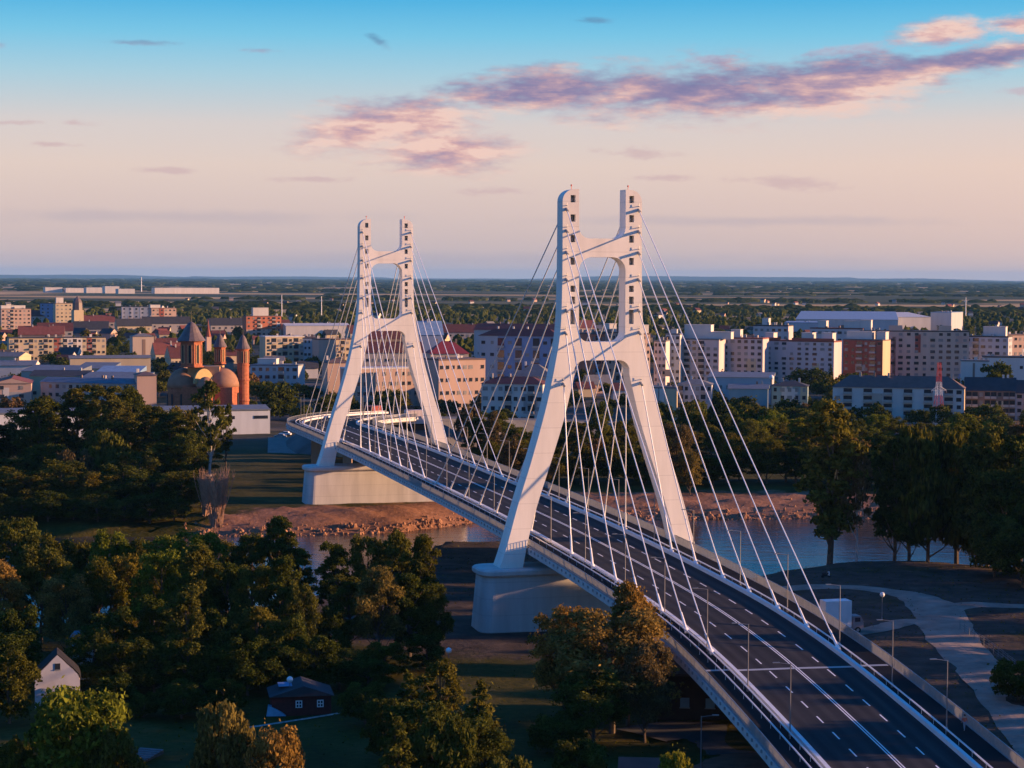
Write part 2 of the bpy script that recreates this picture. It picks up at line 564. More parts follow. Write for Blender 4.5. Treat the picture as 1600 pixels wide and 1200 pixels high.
    vor = w.n('ShaderNodeTexVoronoi', inp={'Vector': av.outputs[0], 'Scale': 1.0})
    vs = w.n('ShaderNodeSeparateColor', inp={0: vor.outputs['Color']})
    fields = w.ramp(vs.outputs[0], [(0.0, (0.045, 0.055, 0.022)), (0.2, (0.5, 0.33, 0.15)), (0.34, (0.06, 0.07, 0.028)), (0.5, (0.5, 0.32, 0.14)),
                                    (0.62, (0.05, 0.06, 0.025)), (0.76, (0.55, 0.36, 0.16)), (0.86, (0.12, 0.11, 0.05))], 'CONSTANT')
    fields = w.mix(w.sstep(w.noise(pos, 0.0012, 6, 0.6), 0.55, 0.62), fields, (0.03, 0.04, 0.02))
    col = w.mix(w.sstep(sep.outputs[1], 2500, 3300), col, fields)
    p = w.n('ShaderNodeBsdfPrincipled', inp={'Base Color': col, 'Roughness': 0.95})
    p.inputs['Specular IOR Level'].default_value = 0.1
    bm_ = w.n('ShaderNodeBump', inp={'Height': n2, 'Strength': 0.5, 'Distance': 0.35})
    w.link(bm_.outputs[0], p.inputs['Normal'])
    w.link(p.outputs[0], out.inputs[0])
    me.materials.append(m)
    tag(link("ground", me), kind="structure")


build_ground()


def build_water():
    m = bpy.data.materials.new("river_water")
    m.use_nodes = True
    w = NT(m.node_tree)
    out = w.n('ShaderNodeOutputMaterial')
    g = w.n('ShaderNodeNewGeometry')
    mp = w.n('ShaderNodeMapping', inp={0: g.outputs['Position']})
    mp.inputs['Scale'].default_value = (0.35, 1.0, 1)
    n = w.m('ADD', w.noise(mp.outputs[0], 0.35, 6, 0.6), w.m('MULTIPLY', w.noise(mp.outputs[0], 0.06, 3), 0.8))
    b = w.n('ShaderNodeBump', inp={'Height': n, 'Strength': 0.35, 'Distance': 0.5})
    c = w.ramp(w.noise(mp.outputs[0], 0.05, 4), [(0.35, (0.03, 0.032, 0.032)), (0.65, (0.05, 0.047, 0.045))])
    p = w.n('ShaderNodeBsdfPrincipled', inp={'Base Color': c, 'Roughness': 0.12, 'IOR': 1.33, 'Normal': b.outputs[0]})
    w.link(p.outputs[0], out.inputs[0])
    mb = MB()
    xs = [-1500, -400, -150, 0, 150, 400, 1500]
    for i in range(len(xs) - 1):
        mb.add([(xs[i], 270, -3), (xs[i + 1], 270, -3), (xs[i + 1], 500, -3), (xs[i], 500, -3)], [(0, 1, 2, 3)])
    tag(mb.obj("river_water", m), kind="structure")


build_water()

# rubble along the far waterline
mb = MB()
for i in range(2600):
    x = nrs.uniform(-75, 120)
    d = abs(nrs.normal(2.0, 3.0)) + 0.5
    y = float(interp(x, *YF)) + d
    r = 0.1 + nrs.gamma(1.1, 0.17)
    r = min(r, 1.1)
    z = hz(x, y)
    vs = []
    for a in range(6):
        t = a * math.pi / 3 + nrs.uniform(0, 0.5)
        vs.append((x + r * nrs.uniform(0.7, 1.1) * math.cos(t), y + r * nrs.uniform(0.7, 1.1) * math.sin(t), z - 0.15))
    for a in range(4):
        t = a * math.pi / 2 + nrs.uniform(0, 0.6)
        vs.append((x + r * nrs.uniform(0.3, 0.65) * math.cos(t), y + r * nrs.uniform(0.3, 0.65) * math.sin(t), z + r * nrs.uniform(0.5, 0.9)))
    mb.add(vs, [(6, 7, 8, 9), (0, 1, 6), (1, 2, 7, 6), (2, 3, 7), (3, 8, 7), (3, 4, 8), (4, 5, 9, 8), (5, 0, 9), (0, 6, 9)])
tag(mb.obj("riverbank_rubble", mat("bank_rubble", (0.27, 0.145, 0.09), 0.95, 0.55, 0.5, spec=0.05)), "loose reddish rubble along the far waterline", "rubble", kind="stuff")


def ribbon(pts, widths, dz=0.03, sub=10):
    """strip following ground points; returns MB"""
    P = [Vector(p) for p in pts]
    out, ws = [], []
    n = len(P)
    for i in range(n - 1):
        p0, p1, p2, p3 = P[max(i - 1, 0)], P[i], P[i + 1], P[min(i + 2, n - 1)]
        for k in range(sub):
            t = k / sub
            q = 0.5 * ((2 * p1) + (p2 - p0) * t + (2 * p0 - 5 * p1 + 4 * p2 - p3) * t * t + (3 * p1 - p0 - 3 * p2 + p3) * t ** 3)
            out.append(q)
            ws.append(widths[i] * (1 - t) + widths[i + 1] * t)
    out.append(P[-1])
    ws.append(widths[-1])
    mb = MB()
    vs = []
    for i, q in enumerate(out):
        d = out[min(i + 1, len(out) - 1)] - out[max(i - 1, 0)]
        d.z = 0
        d.normalize()
        nrm = Vector((d.y, -d.x, 0))
        for s in (-1, -0.33, 0.33, 1):
            jj = 1.0 if abs(s) < 1 else 1.0 + 0.04 * math.sin(i * 1.7 + s * 2) + 0.03 * math.sin(i * 4.1 + s)
            p = q + nrm * ws[i] * 0.5 * s * jj
            vs.append((p.x, p.y, hz(p.x, p.y) + dz + (0.12 if abs(s) < 1 else 0.0)))
    fs = []
    for i in range(len(out) - 1):
        for k in range(3):
            a = i * 4 + k
            fs.append((a, a + 1, a + 5, a + 4))
    mb.add(vs, fs)
    return mb




tag(ribbon([gp(1130, 930), gp(1290, 917), gp(1400, 926), gp(1460, 950), gp(1490, 1000), gp(1560, 1080), gp(1640, 1190)], [4, 4.8, 6, 9, 8.2, 7, 6.5], 0.05).obj("gravel_road", M_GRAVEL), kind="structure")
tag(ribbon([gp(1475, 952), gp(1530, 945), gp(1640, 950), gp(1800, 960)], [5, 5, 5, 5], 0.035).obj("gravel_side_road", M_GRAVEL), kind="structure")
tag(ribbon([gp(1325, 990), gp(1380, 980), gp(1430, 972), gp(1470, 985)], [4, 4.5, 5, 4], 0.09).obj("gravel_track", M_GRAVEL), kind="structure")
tag(ribbon([gp(-40, 1170), gp(60, 1167), gp(105, 1168)], [1.8, 1.8, 1.8], 0.05).obj("pale_path", mat("pale_path_surface", (0.42, 0.42, 0.42), 0.9, 0.1)), kind="structure")
tag(ribbon([gp(1000, 1150), gp(1060, 1140), gp(1120, 1150), gp(1160, 1178)], [9, 10, 9, 8], 0.05).obj("yard_paving", mat("yard_asphalt", (0.06, 0.062, 0.066), 0.9, 0.25, 0.3)), kind="structure")
tag(ribbon([gp(1080, 1235), gp(1130, 1205), gp(1200, 1180)], [5, 8, 9], 0.08).obj("red_clay_patch", mat("red_clay", (0.26, 0.085, 0.05), 0.95, 0.4, 0.6)), kind="structure")

# ------------------------------------------------------------------ bridge alignment
TH = math.atan(830.0 / F)
AX = Vector((-math.sin(TH), math.cos(TH), 0))
RX = Vector((math.cos(TH), math.sin(TH), 0))
T1 = Vector((px_x(935.5, 320.0), 320.0, 0))
L = 175.0
T2 = T1 + AX * L
PED_TOP = 9.9

# knots of the deck centre line: picture column/row of the centre line and the depth there
kn = [(1395, 1185, 205), (1246, 1047, 240), (1150, 970, 263), (1060, 915, 286), (939, 848.5, 320), (837, 799, 358), (715, 744, 416), (625, 705, 473)]
K = [at_y(*k) for k in kn]
d0 = (K[0] - K[1])
K.insert(0, K[0] + d0 * 1.0 + Vector((-1.0, 0, -0.4)))
K.insert(0, K[0] + (K[0] - K[1]) * 1.3 + Vector((-2.5, 0, -0.5)))
zt = K[-1].z
p = T2 + AX * 8
K.append(Vector((p.x, p.y, zt - 0.1)))
p = T2 + AX * 42
K.append(Vector((p.x, p.y, zt - 0.3)))
p = T2 + AX * 78
K.append(Vector((p.x, p.y, zt - 0.7)))
# far end: the deck bends to the right
head = TH
q = Vector((p.x, p.y, zt - 0.7))
for i in range(7):
    head -= 0.135
    q = q + Vector((-math.sin(head), math.cos(head), 0)) * 11.0 + Vector((0, 0, -0.25))
    K.append(q.copy())


def spline(K, step=2.0):
    out = []
    n = len(K)
    for i in range(n - 1):
        p0, p1, p2, p3 = K[max(i - 1, 0)], K[i], K[i + 1], K[min(i + 2, n - 1)]
        m = max(2, int((p2 - p1).length / step))
        for k in range(m):
            t = k / m
            out.append(0.5 * ((2 * p1) + (p2 - p0) * t + (2 * p0 - 5 * p1 + 4 * p2 - p3) * t * t + (3 * p1 - p0 - 3 * p2 + p3) * t ** 3))
    out.append(K[-1].copy())
    return out


CL = spline(K)
CL_S = [0.0]
for i in range(1, len(CL)):
    CL_S.append(CL_S[-1] + (CL[i] - CL[i - 1]).xy.length)
# arc length where the towers stand
s_T1 = min(range(len(CL)), key=lambda i: (CL[i].xy - T1.xy).length)
S1 = CL_S[s_T1]
CLA = np.array([tuple(p) for p in CL])
# smooth heights so that the deck has no kinks
zs = CLA[:, 2].copy()
for _ in range(60):
    zs[1:-1] = 0.25 * zs[:-2] + 0.5 * zs[1:-1] + 0.25 * zs[2:]
CLA[:, 2] = zs
xy = CLA[:, :2].copy()
for _ in range(25):
    xy[1:-1] = 0.25 * xy[:-2] + 0.5 * xy[1:-1] + 0.25 * xy[2:]
CLA[:, :2] = xy
CLS = np.array(CL_S)


def deck_pt(s, u, dz=0.0):
    """s: metres along the deck from the near tower (positive away), u: metres to the right"""
    ss = s + S1
    c = np.array([np.interp(ss, CLS, CLA[:, k]) for k in range(3)])
    e = 1.5
    t = np.array([np.interp(ss + e, CLS, CLA[:, k]) - np.interp(ss - e, CLS, CLA[:, k]) for k in range(2)])
    t /= np.linalg.norm(t)
    return Vector((c[0] + t[1] * u, c[1] - t[0] * u, c[2] + dz))


S_MIN, S_MAX = -S1 + 3, CLS[-1] - S1 - 3
SV = np.arange(S_MIN, S_MAX, 2.5)


def sweep(prof, svals, closed=True):
    """sweep a cross-section [(u, dz), ...] along the deck"""
    mb = MB()
    n = len(prof)
    vs = []
    for s in svals:
        for u, dz in prof:
            vs.append(deck_pt(s, u, dz))
    fs = []
    m = n if closed else n - 1
    for i in range(len(svals) - 1):
        for k in range(m):
            a, b = i * n + k, i * n + (k + 1) % n
            fs.append((a, a + n, b + n, b))
    if closed:
        fs.append(tuple(range(n - 1, -1, -1))[::-1])
        fs.append(tuple(range((len(svals) - 1) * n, len(svals) * n))[::-1])
    mb.add(vs, fs)
    return mb


def rect(u0, u1, z0, z1):
    return [(u0, z0), (u1, z0), (u1, z1), (u0, z1)]


bridge = thing("cable_stayed_bridge", "white cable-stayed road bridge with two H-shaped pylons crossing the river", "bridge", (T1.x, T1.y, 0))
BM = Matrix.Translation((-T1.x, -T1.y, 0))


def bpart(mb, name, mats, parent=None, smooth=False):
    """part whose vertices are given in world space"""
    mb.v = [(x - T1.x, y - T1.y, z) for x, y, z in mb.v]
    return mb.obj(name, mats, parent or bridge, smooth)


HW = 12.0
HL = 12.55
deck_prof = [(-HL, 0.0), (-HL - 0.25, 0.05), (-HL - 0.25, -1.0), (-HL + 0.5, -1.35), (-HL + 2.2, -1.45), (-7.5, -2.3), (7.5, -2.3), (HW - 2.2, -1.45), (HW - 0.5, -1.35),
             (HW + 0.25, -1.0), (HW + 0.25, 0.05), (HW, 0.0)]
deck = bpart(sweep(deck_prof, SV), "deck", M_DECK)
def asphalt_mat():
    m = bpy.data.materials.new("bridge_asphalt")
    m.use_nodes = True
    w = NT(m.node_tree)
    out = w.n('ShaderNodeOutputMaterial')
    ac = w.n('ShaderNodeAttribute', attribute_name="across").outputs['Fac']
    al = w.n('ShaderNodeAttribute', attribute_name="along").outputs['Fac']
    g = w.n('ShaderNodeNewGeometry')
    cb = w.n('ShaderNodeCombineXYZ', inp={0: ac, 1: w.m('MULTIPLY', al, 0.03), 2: 0.0})
    n1 = w.noise(cb.outputs[0], 1.1, 5, 0.6)
    n2 = w.noise(g.outputs['Position'], 0.12, 6, 0.6)
    n3 = w.noise(g.outputs['Position'], 2.5, 4, 0.6)
    tr = w.m('MULTIPLY', w.m('COSINE', w.m('MULTIPLY', ac, 6.2832 / 1.82)), 0.10)
    f = w.m('ADD', w.m('ADD', w.m('MULTIPLY', n1, 0.5), w.m('MULTIPLY', n2, 0.35)), w.m('ADD', w.m('MULTIPLY', n3, 0.15), tr))
    c = w.ramp(f, [(0.3, (0.02, 0.02, 0.022)), (0.5, (0.032, 0.031, 0.034)), (0.72, (0.05, 0.047, 0.048))])
    p = w.n('ShaderNodeBsdfPrincipled', inp={'Base Color': c, 'Roughness': 0.85})
    p.inputs['Specular IOR Level'].default_value = 0.1
    w.link(p.outputs[0], out.inputs[0])
    return m


asphalt = asphalt_mat()
walk_asph = mat("walkway_asphalt", (0.015, 0.015, 0.017), 0.85, 0.25, 0.2, spec=0.08)
us = [-7.9] + list(np.arange(-7.3, 7.2, 0.9)) + [7.3]
road_prof = [(-7.9, 0.02)] + [(u, 0.10 - abs(u) * 0.0052) for u in us] + [(7.3, 0.02)]
cw = bpart(sweep(road_prof, SV), "carriageway", asphalt, deck)
at_u = cw.data.attributes.new("across", 'FLOAT', 'POINT')
at_u.data.foreach_set('value', np.tile(np.array([u for u, z in road_prof], np.float32), len(SV)))
at_s = cw.data.attributes.new("along", 'FLOAT', 'POINT')
at_s.data.foreach_set('value', np.repeat(np.array(SV, np.float32), len(road_prof)))
for u0, u1 in ((-HL + 0.15, -8.3), (7.7, HW - 0.15)):
    bpart(sweep(rect(u0, u1, 0.02, 0.14), SV), "walkway", walk_asph, deck)
# painted lines
bpart(sweep(rect(-0.24, -0.09, 0.1, 0.109), SV), "centre_line", M_PAINT, deck)
bpart(sweep(rect(0.09, 0.24, 0.1, 0.109), SV), "centre_line", M_PAINT, deck)
DASH = []
for u in (-3.65, 3.65):
    for s in np.arange(S_MIN + 4, S_MAX - 6, 6.2):
        DASH.append((s, u))
DASH.sort(key=lambda t: abs(t[0] + 108) if t[0] > -112 else 999)
far_d = MB()
for k, (s, u) in enumerate(DASH):
    if True:
        mb = MB() if k < 100 else far_d
        a = [deck_pt(s, u - 0.085, 0.09), deck_pt(s, u + 0.085, 0.09), deck_pt(s + 2.6, u + 0.085, 0.09), deck_pt(s + 2.6, u - 0.085, 0.09)]
        mb.add([v + Vector((0, 0, 0.008)) for v in a] + [v - Vector((0, 0, 0.05)) for v in a],
               [(0, 1, 2, 3), (0, 4, 5, 1), (1, 5, 6, 2), (2, 6, 7, 3), (3, 7, 4, 0)])
        if k < 100:
            bpart(mb, "lane_dash", M_PAINT, deck)
tag(bpart(far_d, "far_lane_dashes", M_PAINT, deck), kind="stuff")
# barriers and guard rails
for u in (-8.1, 7.45):
    bpart(sweep(rect(u - 0.24, u + 0.24, 0.0, 0.6), SV), "kerb_barrier", M_BARRIER, deck)
rails = [-9.0, -10.1, 8.35]
for u in rails:
    mb = sweep(rect(u - 0.07, u + 0.07, 0.72, 0.86), SV)
    for s in np.arange(S_MIN + 1, S_MAX - 1, 4.0):
        a = deck_pt(s, u, 0.1)
        mb.tube(a, a + Vector((0, 0, 0.7)), 0.03, n=4)
    bpart(mb, "guard_rail", M_BARRIER, deck)
# parapet railings
for sg in (-1, 1):
    u = -HL if sg < 0 else HW
    mb = sweep(rect(u - 0.04, u + 0.04, 1.28, 1.36), SV)
    t = sweep(rect(u - 0.03, u + 0.03, 0.14, 0.18), SV)
    mb.add(t.v, t.f)
    t = sweep(rect(u - 0.18, u + 0.18, 0.0, 0.12), SV)
    mb.add(t.v, t.f)
    s = S_MIN + 1
    k = 0
    while s < S_MAX - 1:
        a = deck_pt(s, u, 0.06)
        r = 0.05 if k % 16 == 0 else 0.016
        mb.box((a.x, a.y, a.z + 0.62), (r * 2, r * 2, 1.24), TH)
        if k % 16 == 0:
            b = deck_pt(s, u + sg * 0.3, -0.25)
            mb.box((b.x, b.y, b.z), (0.2, 0.3, 0.35), TH)
        s += 0.13 if s < 120 else 0.2
        k += 1
    bpart(mb, "railing", M_STEEL, deck)
# expansion joint across the deck
sj = min(np.arange(-110, -60, 0.25), key=lambda s: abs(deck_pt(s, 0).y - 240))
mb = MB()
for u0, u1, z in ((-HL + 0.3, -8.4, 0.142), (-7.85, 7.2, 0.0), (7.75, HW - 0.3, 0.142)):
    n = 8
    for i in range(n):
        a, b = u0 + (u1 - u0) * i / n, u0 + (u1 - u0) * (i + 1) / n

        def zz(u):
            return z if z else 0.10 - abs(u) * 0.0054
        vs = [deck_pt(sj, a, zz(a)), deck_pt(sj, b, zz(b)), deck_pt(sj + 0.55, b, zz(b)), deck_pt(sj + 0.55, a, zz(a))]
        mb.add([v + Vector((0, 0, 0.012)) for v in vs] + [v - Vector((0, 0, 0.05)) for v in vs], [(0, 1, 2, 3), (0, 4, 5, 1), (2, 6, 7, 3), (1, 5, 6, 2), (3, 7, 4, 0)])
bpart(mb, "expansion_joint", mat("joint_steel", (0.34, 0.35, 0.36), 0.5, 0.1), deck)

# ------------------------------------------------------------------ pylons
SCP = F / 320.0 * 1.008
ZTOP = 60.4


def arc(cx, cy, r, a0, a1, n=8):
    return [(cx + r * math.cos(R(a0 + (a1 - a0) * i / n)), cy + r * math.sin(R(a0 + (a1 - a0) * i / n))) for i in range(n + 1)]


def cat2(pts, sub=6):
    out = []
    n = len(pts)
    for i in range(n - 1):
        p0, p1, p2, p3 = [Vector(pts[j]) for j in (max(i - 1, 0), i, i + 1, min(i + 2, n - 1))]
        for k in range(sub):
            t = k / sub
            q = 0.5 * ((2 * p1) + (p2 - p0) * t + (2 * p0 - 5 * p1 + 4 * p2 - p3) * t * t + (3 * p1 - p0 - 3 * p2 + p3) * t ** 3)
            out.append((q.x, q.y))
    out.append(tuple(pts[-1]))
    return out


def V_(y):
    return (882 - y) / SCP


outer_l = cat2([(-16.3, 0), (-15.1, V_(845)), (-13.3, V_(780)), (-11.15, V_(711)), (-8.8, V_(626)), (-7.25, V_(550)), (-6.7, V_(511)), (-6.5, V_(470)), (-6.4, V_(400)), (-6.4, V_(312))])
outer_l += arc(-6.4 + 1.9, ZTOP - 1.9 - 0.3, 1.9, 180, 90)[1:]
inner_top = [(-3.75, ZTOP - 0.25)] + arc(-3.75 + 1.75, V_(369.5) + 1.75, 1.75, 180, 270)
half = outer_l + inner_top
WS = 1.035
inner_low = cat2([(-12.65, 0), (-11.6, V_(830)), (-10.2, V_(780)), (-7.95, V_(711)), (-6.1, V_(651)), (-5.0, V_(606)), (-4.45, V_(583))]) + \
    arc(-2.75, V_(560) - 1.75, 1.75, 165, 90)
outer = half + [(-x, y) for x, y in reversed(half)] + [(-x, y) for x, y in inner_low] + list(reversed(inner_low))
z1, z2 = V_(531), V_(398.5)
WS = 1.035
outer = [(x * WS, y) for x, y in outer]
hole = arc(-3.75 + 1.6, z1 + 1.6, 1.6, 180, 270) + arc(3.75 - 1.6, z1 + 1.6, 1.6, 270, 360) + arc(3.75 - 2.1, z2 - 2.1, 2.1, 0, 90) + arc(-3.75 + 2.1, z2 - 2.1, 2.1, 90, 180)
hole = [(x * WS, y) for x, y in hole]


def dep(v):
    return 2.15 - 0.65 * v / ZTOP


def pylon_mesh():
    loops = [[Vector((x, y, 0)) for x, y in outer], [Vector((x, y, 0)) for x, y in hole]]
    tris = tessellate_polygon(loops)
    pts = outer + hole
    n = len(pts)
    mb = MB()
    vs = [(x, -dep(v), v) for x, v in pts] + [(x, dep(v), v) for x, v in pts]
    fs = []
    for a, b, c in tris:
        fs += [(a, b, c), (c + n, b + n, a + n)]
    no, nh = len(outer), len(hole)
    for base, m in ((0, no), (no, nh)):
        for i in range(m):
            j = (i + 1) % m
            fs.append((base + i, base + j, base + j + n, base + i + n))
    mb.add(vs, fs)
    me = mb.mesh("pylon", M_TOWER)
    bm = bmesh.new()
    bm.from_mesh(me)
    bmesh.ops.remove_doubles(bm, verts=bm.verts, dist=0.001)
    bmesh.ops.recalc_face_normals(bm, faces=bm.faces)
    bm.to_mesh(me)
    bm.free()
    return me


NICHE_Y = [(308, 1.15), (338, 1.15), (370, 1.15), (405, 1.15), (448, 1.0), (466, 1.2), (492, 2.3)]
cut = MB()
for sg in (-1, 1):
    for y, h in NICHE_Y:
        v = V_(y)
        cut.box((sg * 4.9, -dep(v) + 0.4, v), (0.8, 2.2, h))
pm = pylon_mesh()
tmp_o = link("pylon_blank", pm)
cut_o = link("niche_cutter", cut.mesh("niche_cutter", M_DARK))
md = tmp_o.modifiers.new("niches", 'BOOLEAN')
md.operation = 'DIFFERENCE'
md.solver = 'EXACT'
md.object = cut_o
dg = bpy.context.evaluated_depsgraph_get()
PYL = bpy.data.meshes.new_from_object(tmp_o.evaluated_get(dg))
PYL.name = "pylon"
bpy.data.objects.remove(tmp_o)
bpy.data.objects.remove(cut_o)


def pedestal_mb():
    mb = MB()

    def outline(hl, hwid, r, n=7):
        o = []
        for cx, cy, a0 in ((hl - r, -hwid + r, -90), (hl - r, hwid - r, 0), (-hl + r, hwid - r, 90), (-hl + r, -hwid + r, 180)):
            for i in range(n + 1):
                t = R(a0 + 90 * i / n)
                o.append((cx + r * math.cos(t), cy + r * math.sin(t)))
        return o
    layers = [(-5, 20.8, 4.6, 2.2), (PED_TOP - 1.15, 19.75, 3.7, 2.0), (PED_TOP - 1.1, 20.15, 4.1, 2.2), (PED_TOP - 0.85, 20.35, 4.3, 2.3), (PED_TOP - 0.3, 20.35, 4.3, 2.3), (PED_TOP - 0.05, 20.1, 4.05, 2.2), (PED_TOP, 19.8, 3.8, 2.1)]
    rows = []
    for z, hl, hw, r in layers:
        rows.append([(x, y, z) for x, y in outline(hl, hw, r)])
    n = len(rows[0])
    vs = [p for r_ in rows for p in r_]
    fs = []
    for k in range(len(rows) - 1):
        for i in range(n):
            j = (i + 1) % n
            fs.append((k * n + i, k * n + j, (k + 1) * n + j, (k + 1) * n + i))
    fs.append(tuple(range((len(rows) - 1) * n, len(rows) * n)))
    mb.add(vs, fs)
    return mb


CAB_Y = [326, 359.5, 393, 435, 483, 518, 598]
hatch = MB()
hatch.box((0, 0, 0), (0.34, 0.1, 0.42))
HATCH = hatch.mesh("hatch", mat("hatch_grey", (0.35, 0.33, 0.32), 0.6))
brk = MB()
brk.tube((0, 0.6, 0.25), (0, -0.75, -0.35), 0.26, 0.2, 8)
brk.box((0, -0.12, 0.55), (0.1, 0.5, 0.12))
brk.tube((0, -0.3, 0.55), (0, -0.3, 1.0), 0.045, n=5)
BRK = brk.mesh("anchor_sleeve", M_STEEL)
PEDM = pedestal_mb().mesh("pedestal", M_PED, False)
for T, which in ((T1, "near"), (T2, "far")):
    py_ = link("pylon", PYL, bridge, (T.x - T1.x, T.y - T1.y, PED_TOP), TH)
    py_['label'] = "H-shaped white pylon " + ("nearer to the viewer" if which == "near" else "beyond the river")
    link("pedestal", PEDM, py_, (0, 0, -PED_TOP))
    for sg in (-1, 1):
        for y, h in NICHE_Y[:5]:
            v = V_(y)
            link("hatch", HATCH, py_, (sg * 4.9, -dep(v) + 0.75, v - 0.1))
        for y in CAB_Y:
            v = V_(y)
            link("anchor_sleeve", BRK, py_, (sg * (6.02 + max(0, (y - 480)) * 0.0042), -dep(v), v + 0.2))
        mbl = MB()
        mbl.tube((0, 0, 0), (0, 0, 0.55), 0.05, n=5)
        mbl.lathe((0, 0, 0.5), [(0.02, 0), (0.13, 0.05), (0.13, 0.25), (0.02, 0.32)], 8)
        link("beacon", mbl.mesh("beacon", M_RED), py_, (sg * 4.75, 0, ZTOP - 0.3))

# stay cables
CAB_S = [11.5 + 10.6 * i for i in range(7)]
BACK_Y = [308, 338, 370, 405, 448, 466, 492]


def cable(p0, p1):
    mb = MB()
    p0, p1 = Vector(p0), Vector(p1)
    d = (p1 - p0).normalized()
    sag = (p1 - p0).length * 0.0025
    N = 8
    pts = [p0.lerp(p1, i / N) - Vector((0, 0, 4 * sag * (i / N) * (1 - i / N))) for i in range(N + 1)]
    for i in range(N):
        mb.tube(pts[i], pts[i + 1], 0.095, n=6, caps=(i in (0, N - 1)))
    mb.tube(p1 - d * 3.2, p1, 0.15, 0.2, 8)
    mb.tube(p1 - d * 0.5, p1 + d * 0.25, 0.3, 0.3, 8)
    return mb


def tower_pt(T, u, w, v):
    p = T + RX * u + AX * w
    return Vector((p.x, p.y, PED_TOP + v))


CAB_F = [11.5 + 11.8 * i for i in range(7)]
for T, s0, SF, SB in ((T1, 0.0, CAB_S, CAB_F), (T2, L, CAB_F, CAB_S)):
    for sg in (-1, 1):
        for i in range(7):
            y = CAB_Y[6 - i]
            v = V_(y)
            u = sg * (6.02 + max(0, (y - 480)) * 0.0042)
            p0 = tower_pt(T, u, -dep(v) - 0.5, v - 0.05)
            p1 = deck_pt(s0 - SF[i], -8.6 if sg < 0 else 7.95, 0.35)
            bpart(cable(p0, p1), "stay_cable", M_CABLE)
            v = V_(CAB_Y[6 - i]) + 0.6
            p0 = tower_pt(T, sg * 5.25, dep(v), v)
            p1 = deck_pt(s0 + SB[i], -8.6 if sg < 0 else 7.95, 0.35)
            bpart(cable(p0, p1), "stay_cable", M_CABLE)

# land piers
pier_m = mat("pier_concrete", (0.5, 0.36, 0.26), 0.8, 0.12, 0.4, streak=True)


def pier(s):
    c = deck_pt(s, 0)
    e = deck_pt(s + 1, 0) - c
    a = math.atan2(e.y, e.x) - math.pi / 2
    mb = MB()
    mb.box((c.x, c.y, c.z - 3.0), (15, 2.2, 1.4), a)
    for u in (-4.6, 4.6):
        q = deck_pt(s, u)
        mb.box((q.x, q.y, (c.z - 3.7) / 2 - 1.0), (2.6, 2.0, c.z - 3.7 + 2.0), a)
    o = bpart(mb, "land_pier", pier_m)


for s in (-118, -92, L + 92, L + 122, L + 152):
    pier(s)

# street lamps on the bridge
lamp_pole = MB()
lamp_pole.tube((0, 0, 0), (0, 0, 7.9), 0.085, 0.05, 8)
lamp_pole.lathe((0, 0, 0), [(0.16, 0), (0.16, 0.5), (0.09, 0.6)], 8)
LP = lamp_pole.mesh("pole", M_POLE)
lamp_arm = MB()
lamp_arm.tube((0, 0, 7.85), (1.3, 0, 8.02), 0.035, 0.03, 6)
LA = lamp_arm.mesh("arm", M_POLE)
lamp_head = MB()
lamp_head.box((1.6, 0, 8.04), (0.75, 0.28, 0.1))
LH = lamp_head.mesh("lamp_head", M_POLE)
NLAMP = 0
lamp_s = [-130 + 18.2 * k + 2 for k in range(23)]
for sg in (-1, 1):
    ss = [s for s in lamp_s if S_MIN + 5 < s < S_MAX - 5]
    vis = [s for s in ss if s > -112]
    for k, s in enumerate(vis):
        p = deck_pt(s, -8.75 if sg < 0 else 8.75, 0.12)
        e = deck_pt(s + 1, 0) - deck_pt(s, 0)
        a = math.atan2(e.y, e.x) - math.pi / 2
        side = "left" if sg < 0 else "right"
        t = thing("street_lamp", "slim grey lamp post, %s from the camera along the %s bridge walkway" % (ordinal(k + 1), side), "lamp post", p, a + math.pi,
                  "lamp posts along the bridge walkways")
        link("pole", LP, t)
        link("arm", LA, t)
        link("lamp_head", LH, t)

# ------------------------------------------------------------------ trees
def leaves(mb_pts, nrm, size, rs, stretch=1.0, droop=False):
    n = len(mb_pts)
    a = rs.normal(size=(n, 3))
    if droop:
        a[:, :2] *= 0.25
        a[:, 2] -= 1.5
    a -= (a * nrm).sum(1)[:, None] * nrm * (0.0 if droop else 0.75)
    a /= np.linalg.norm(a, axis=1)[:, None] + 1e-9
    b = np.cross(a, rs.normal(size=(n, 3)))
    b /= np.linalg.norm(b, axis=1)[:, None] + 1e-9
    s = size * rs.uniform(0.6, 1.25, n)[:, None]
    a, b = a * s * stretch, b * s * 0.62
    v = np.stack([mb_pts - a, mb_pts + b * 0.9, mb_pts + a, mb_pts - b * 0.9], 1).reshape(-1, 3)
    return v


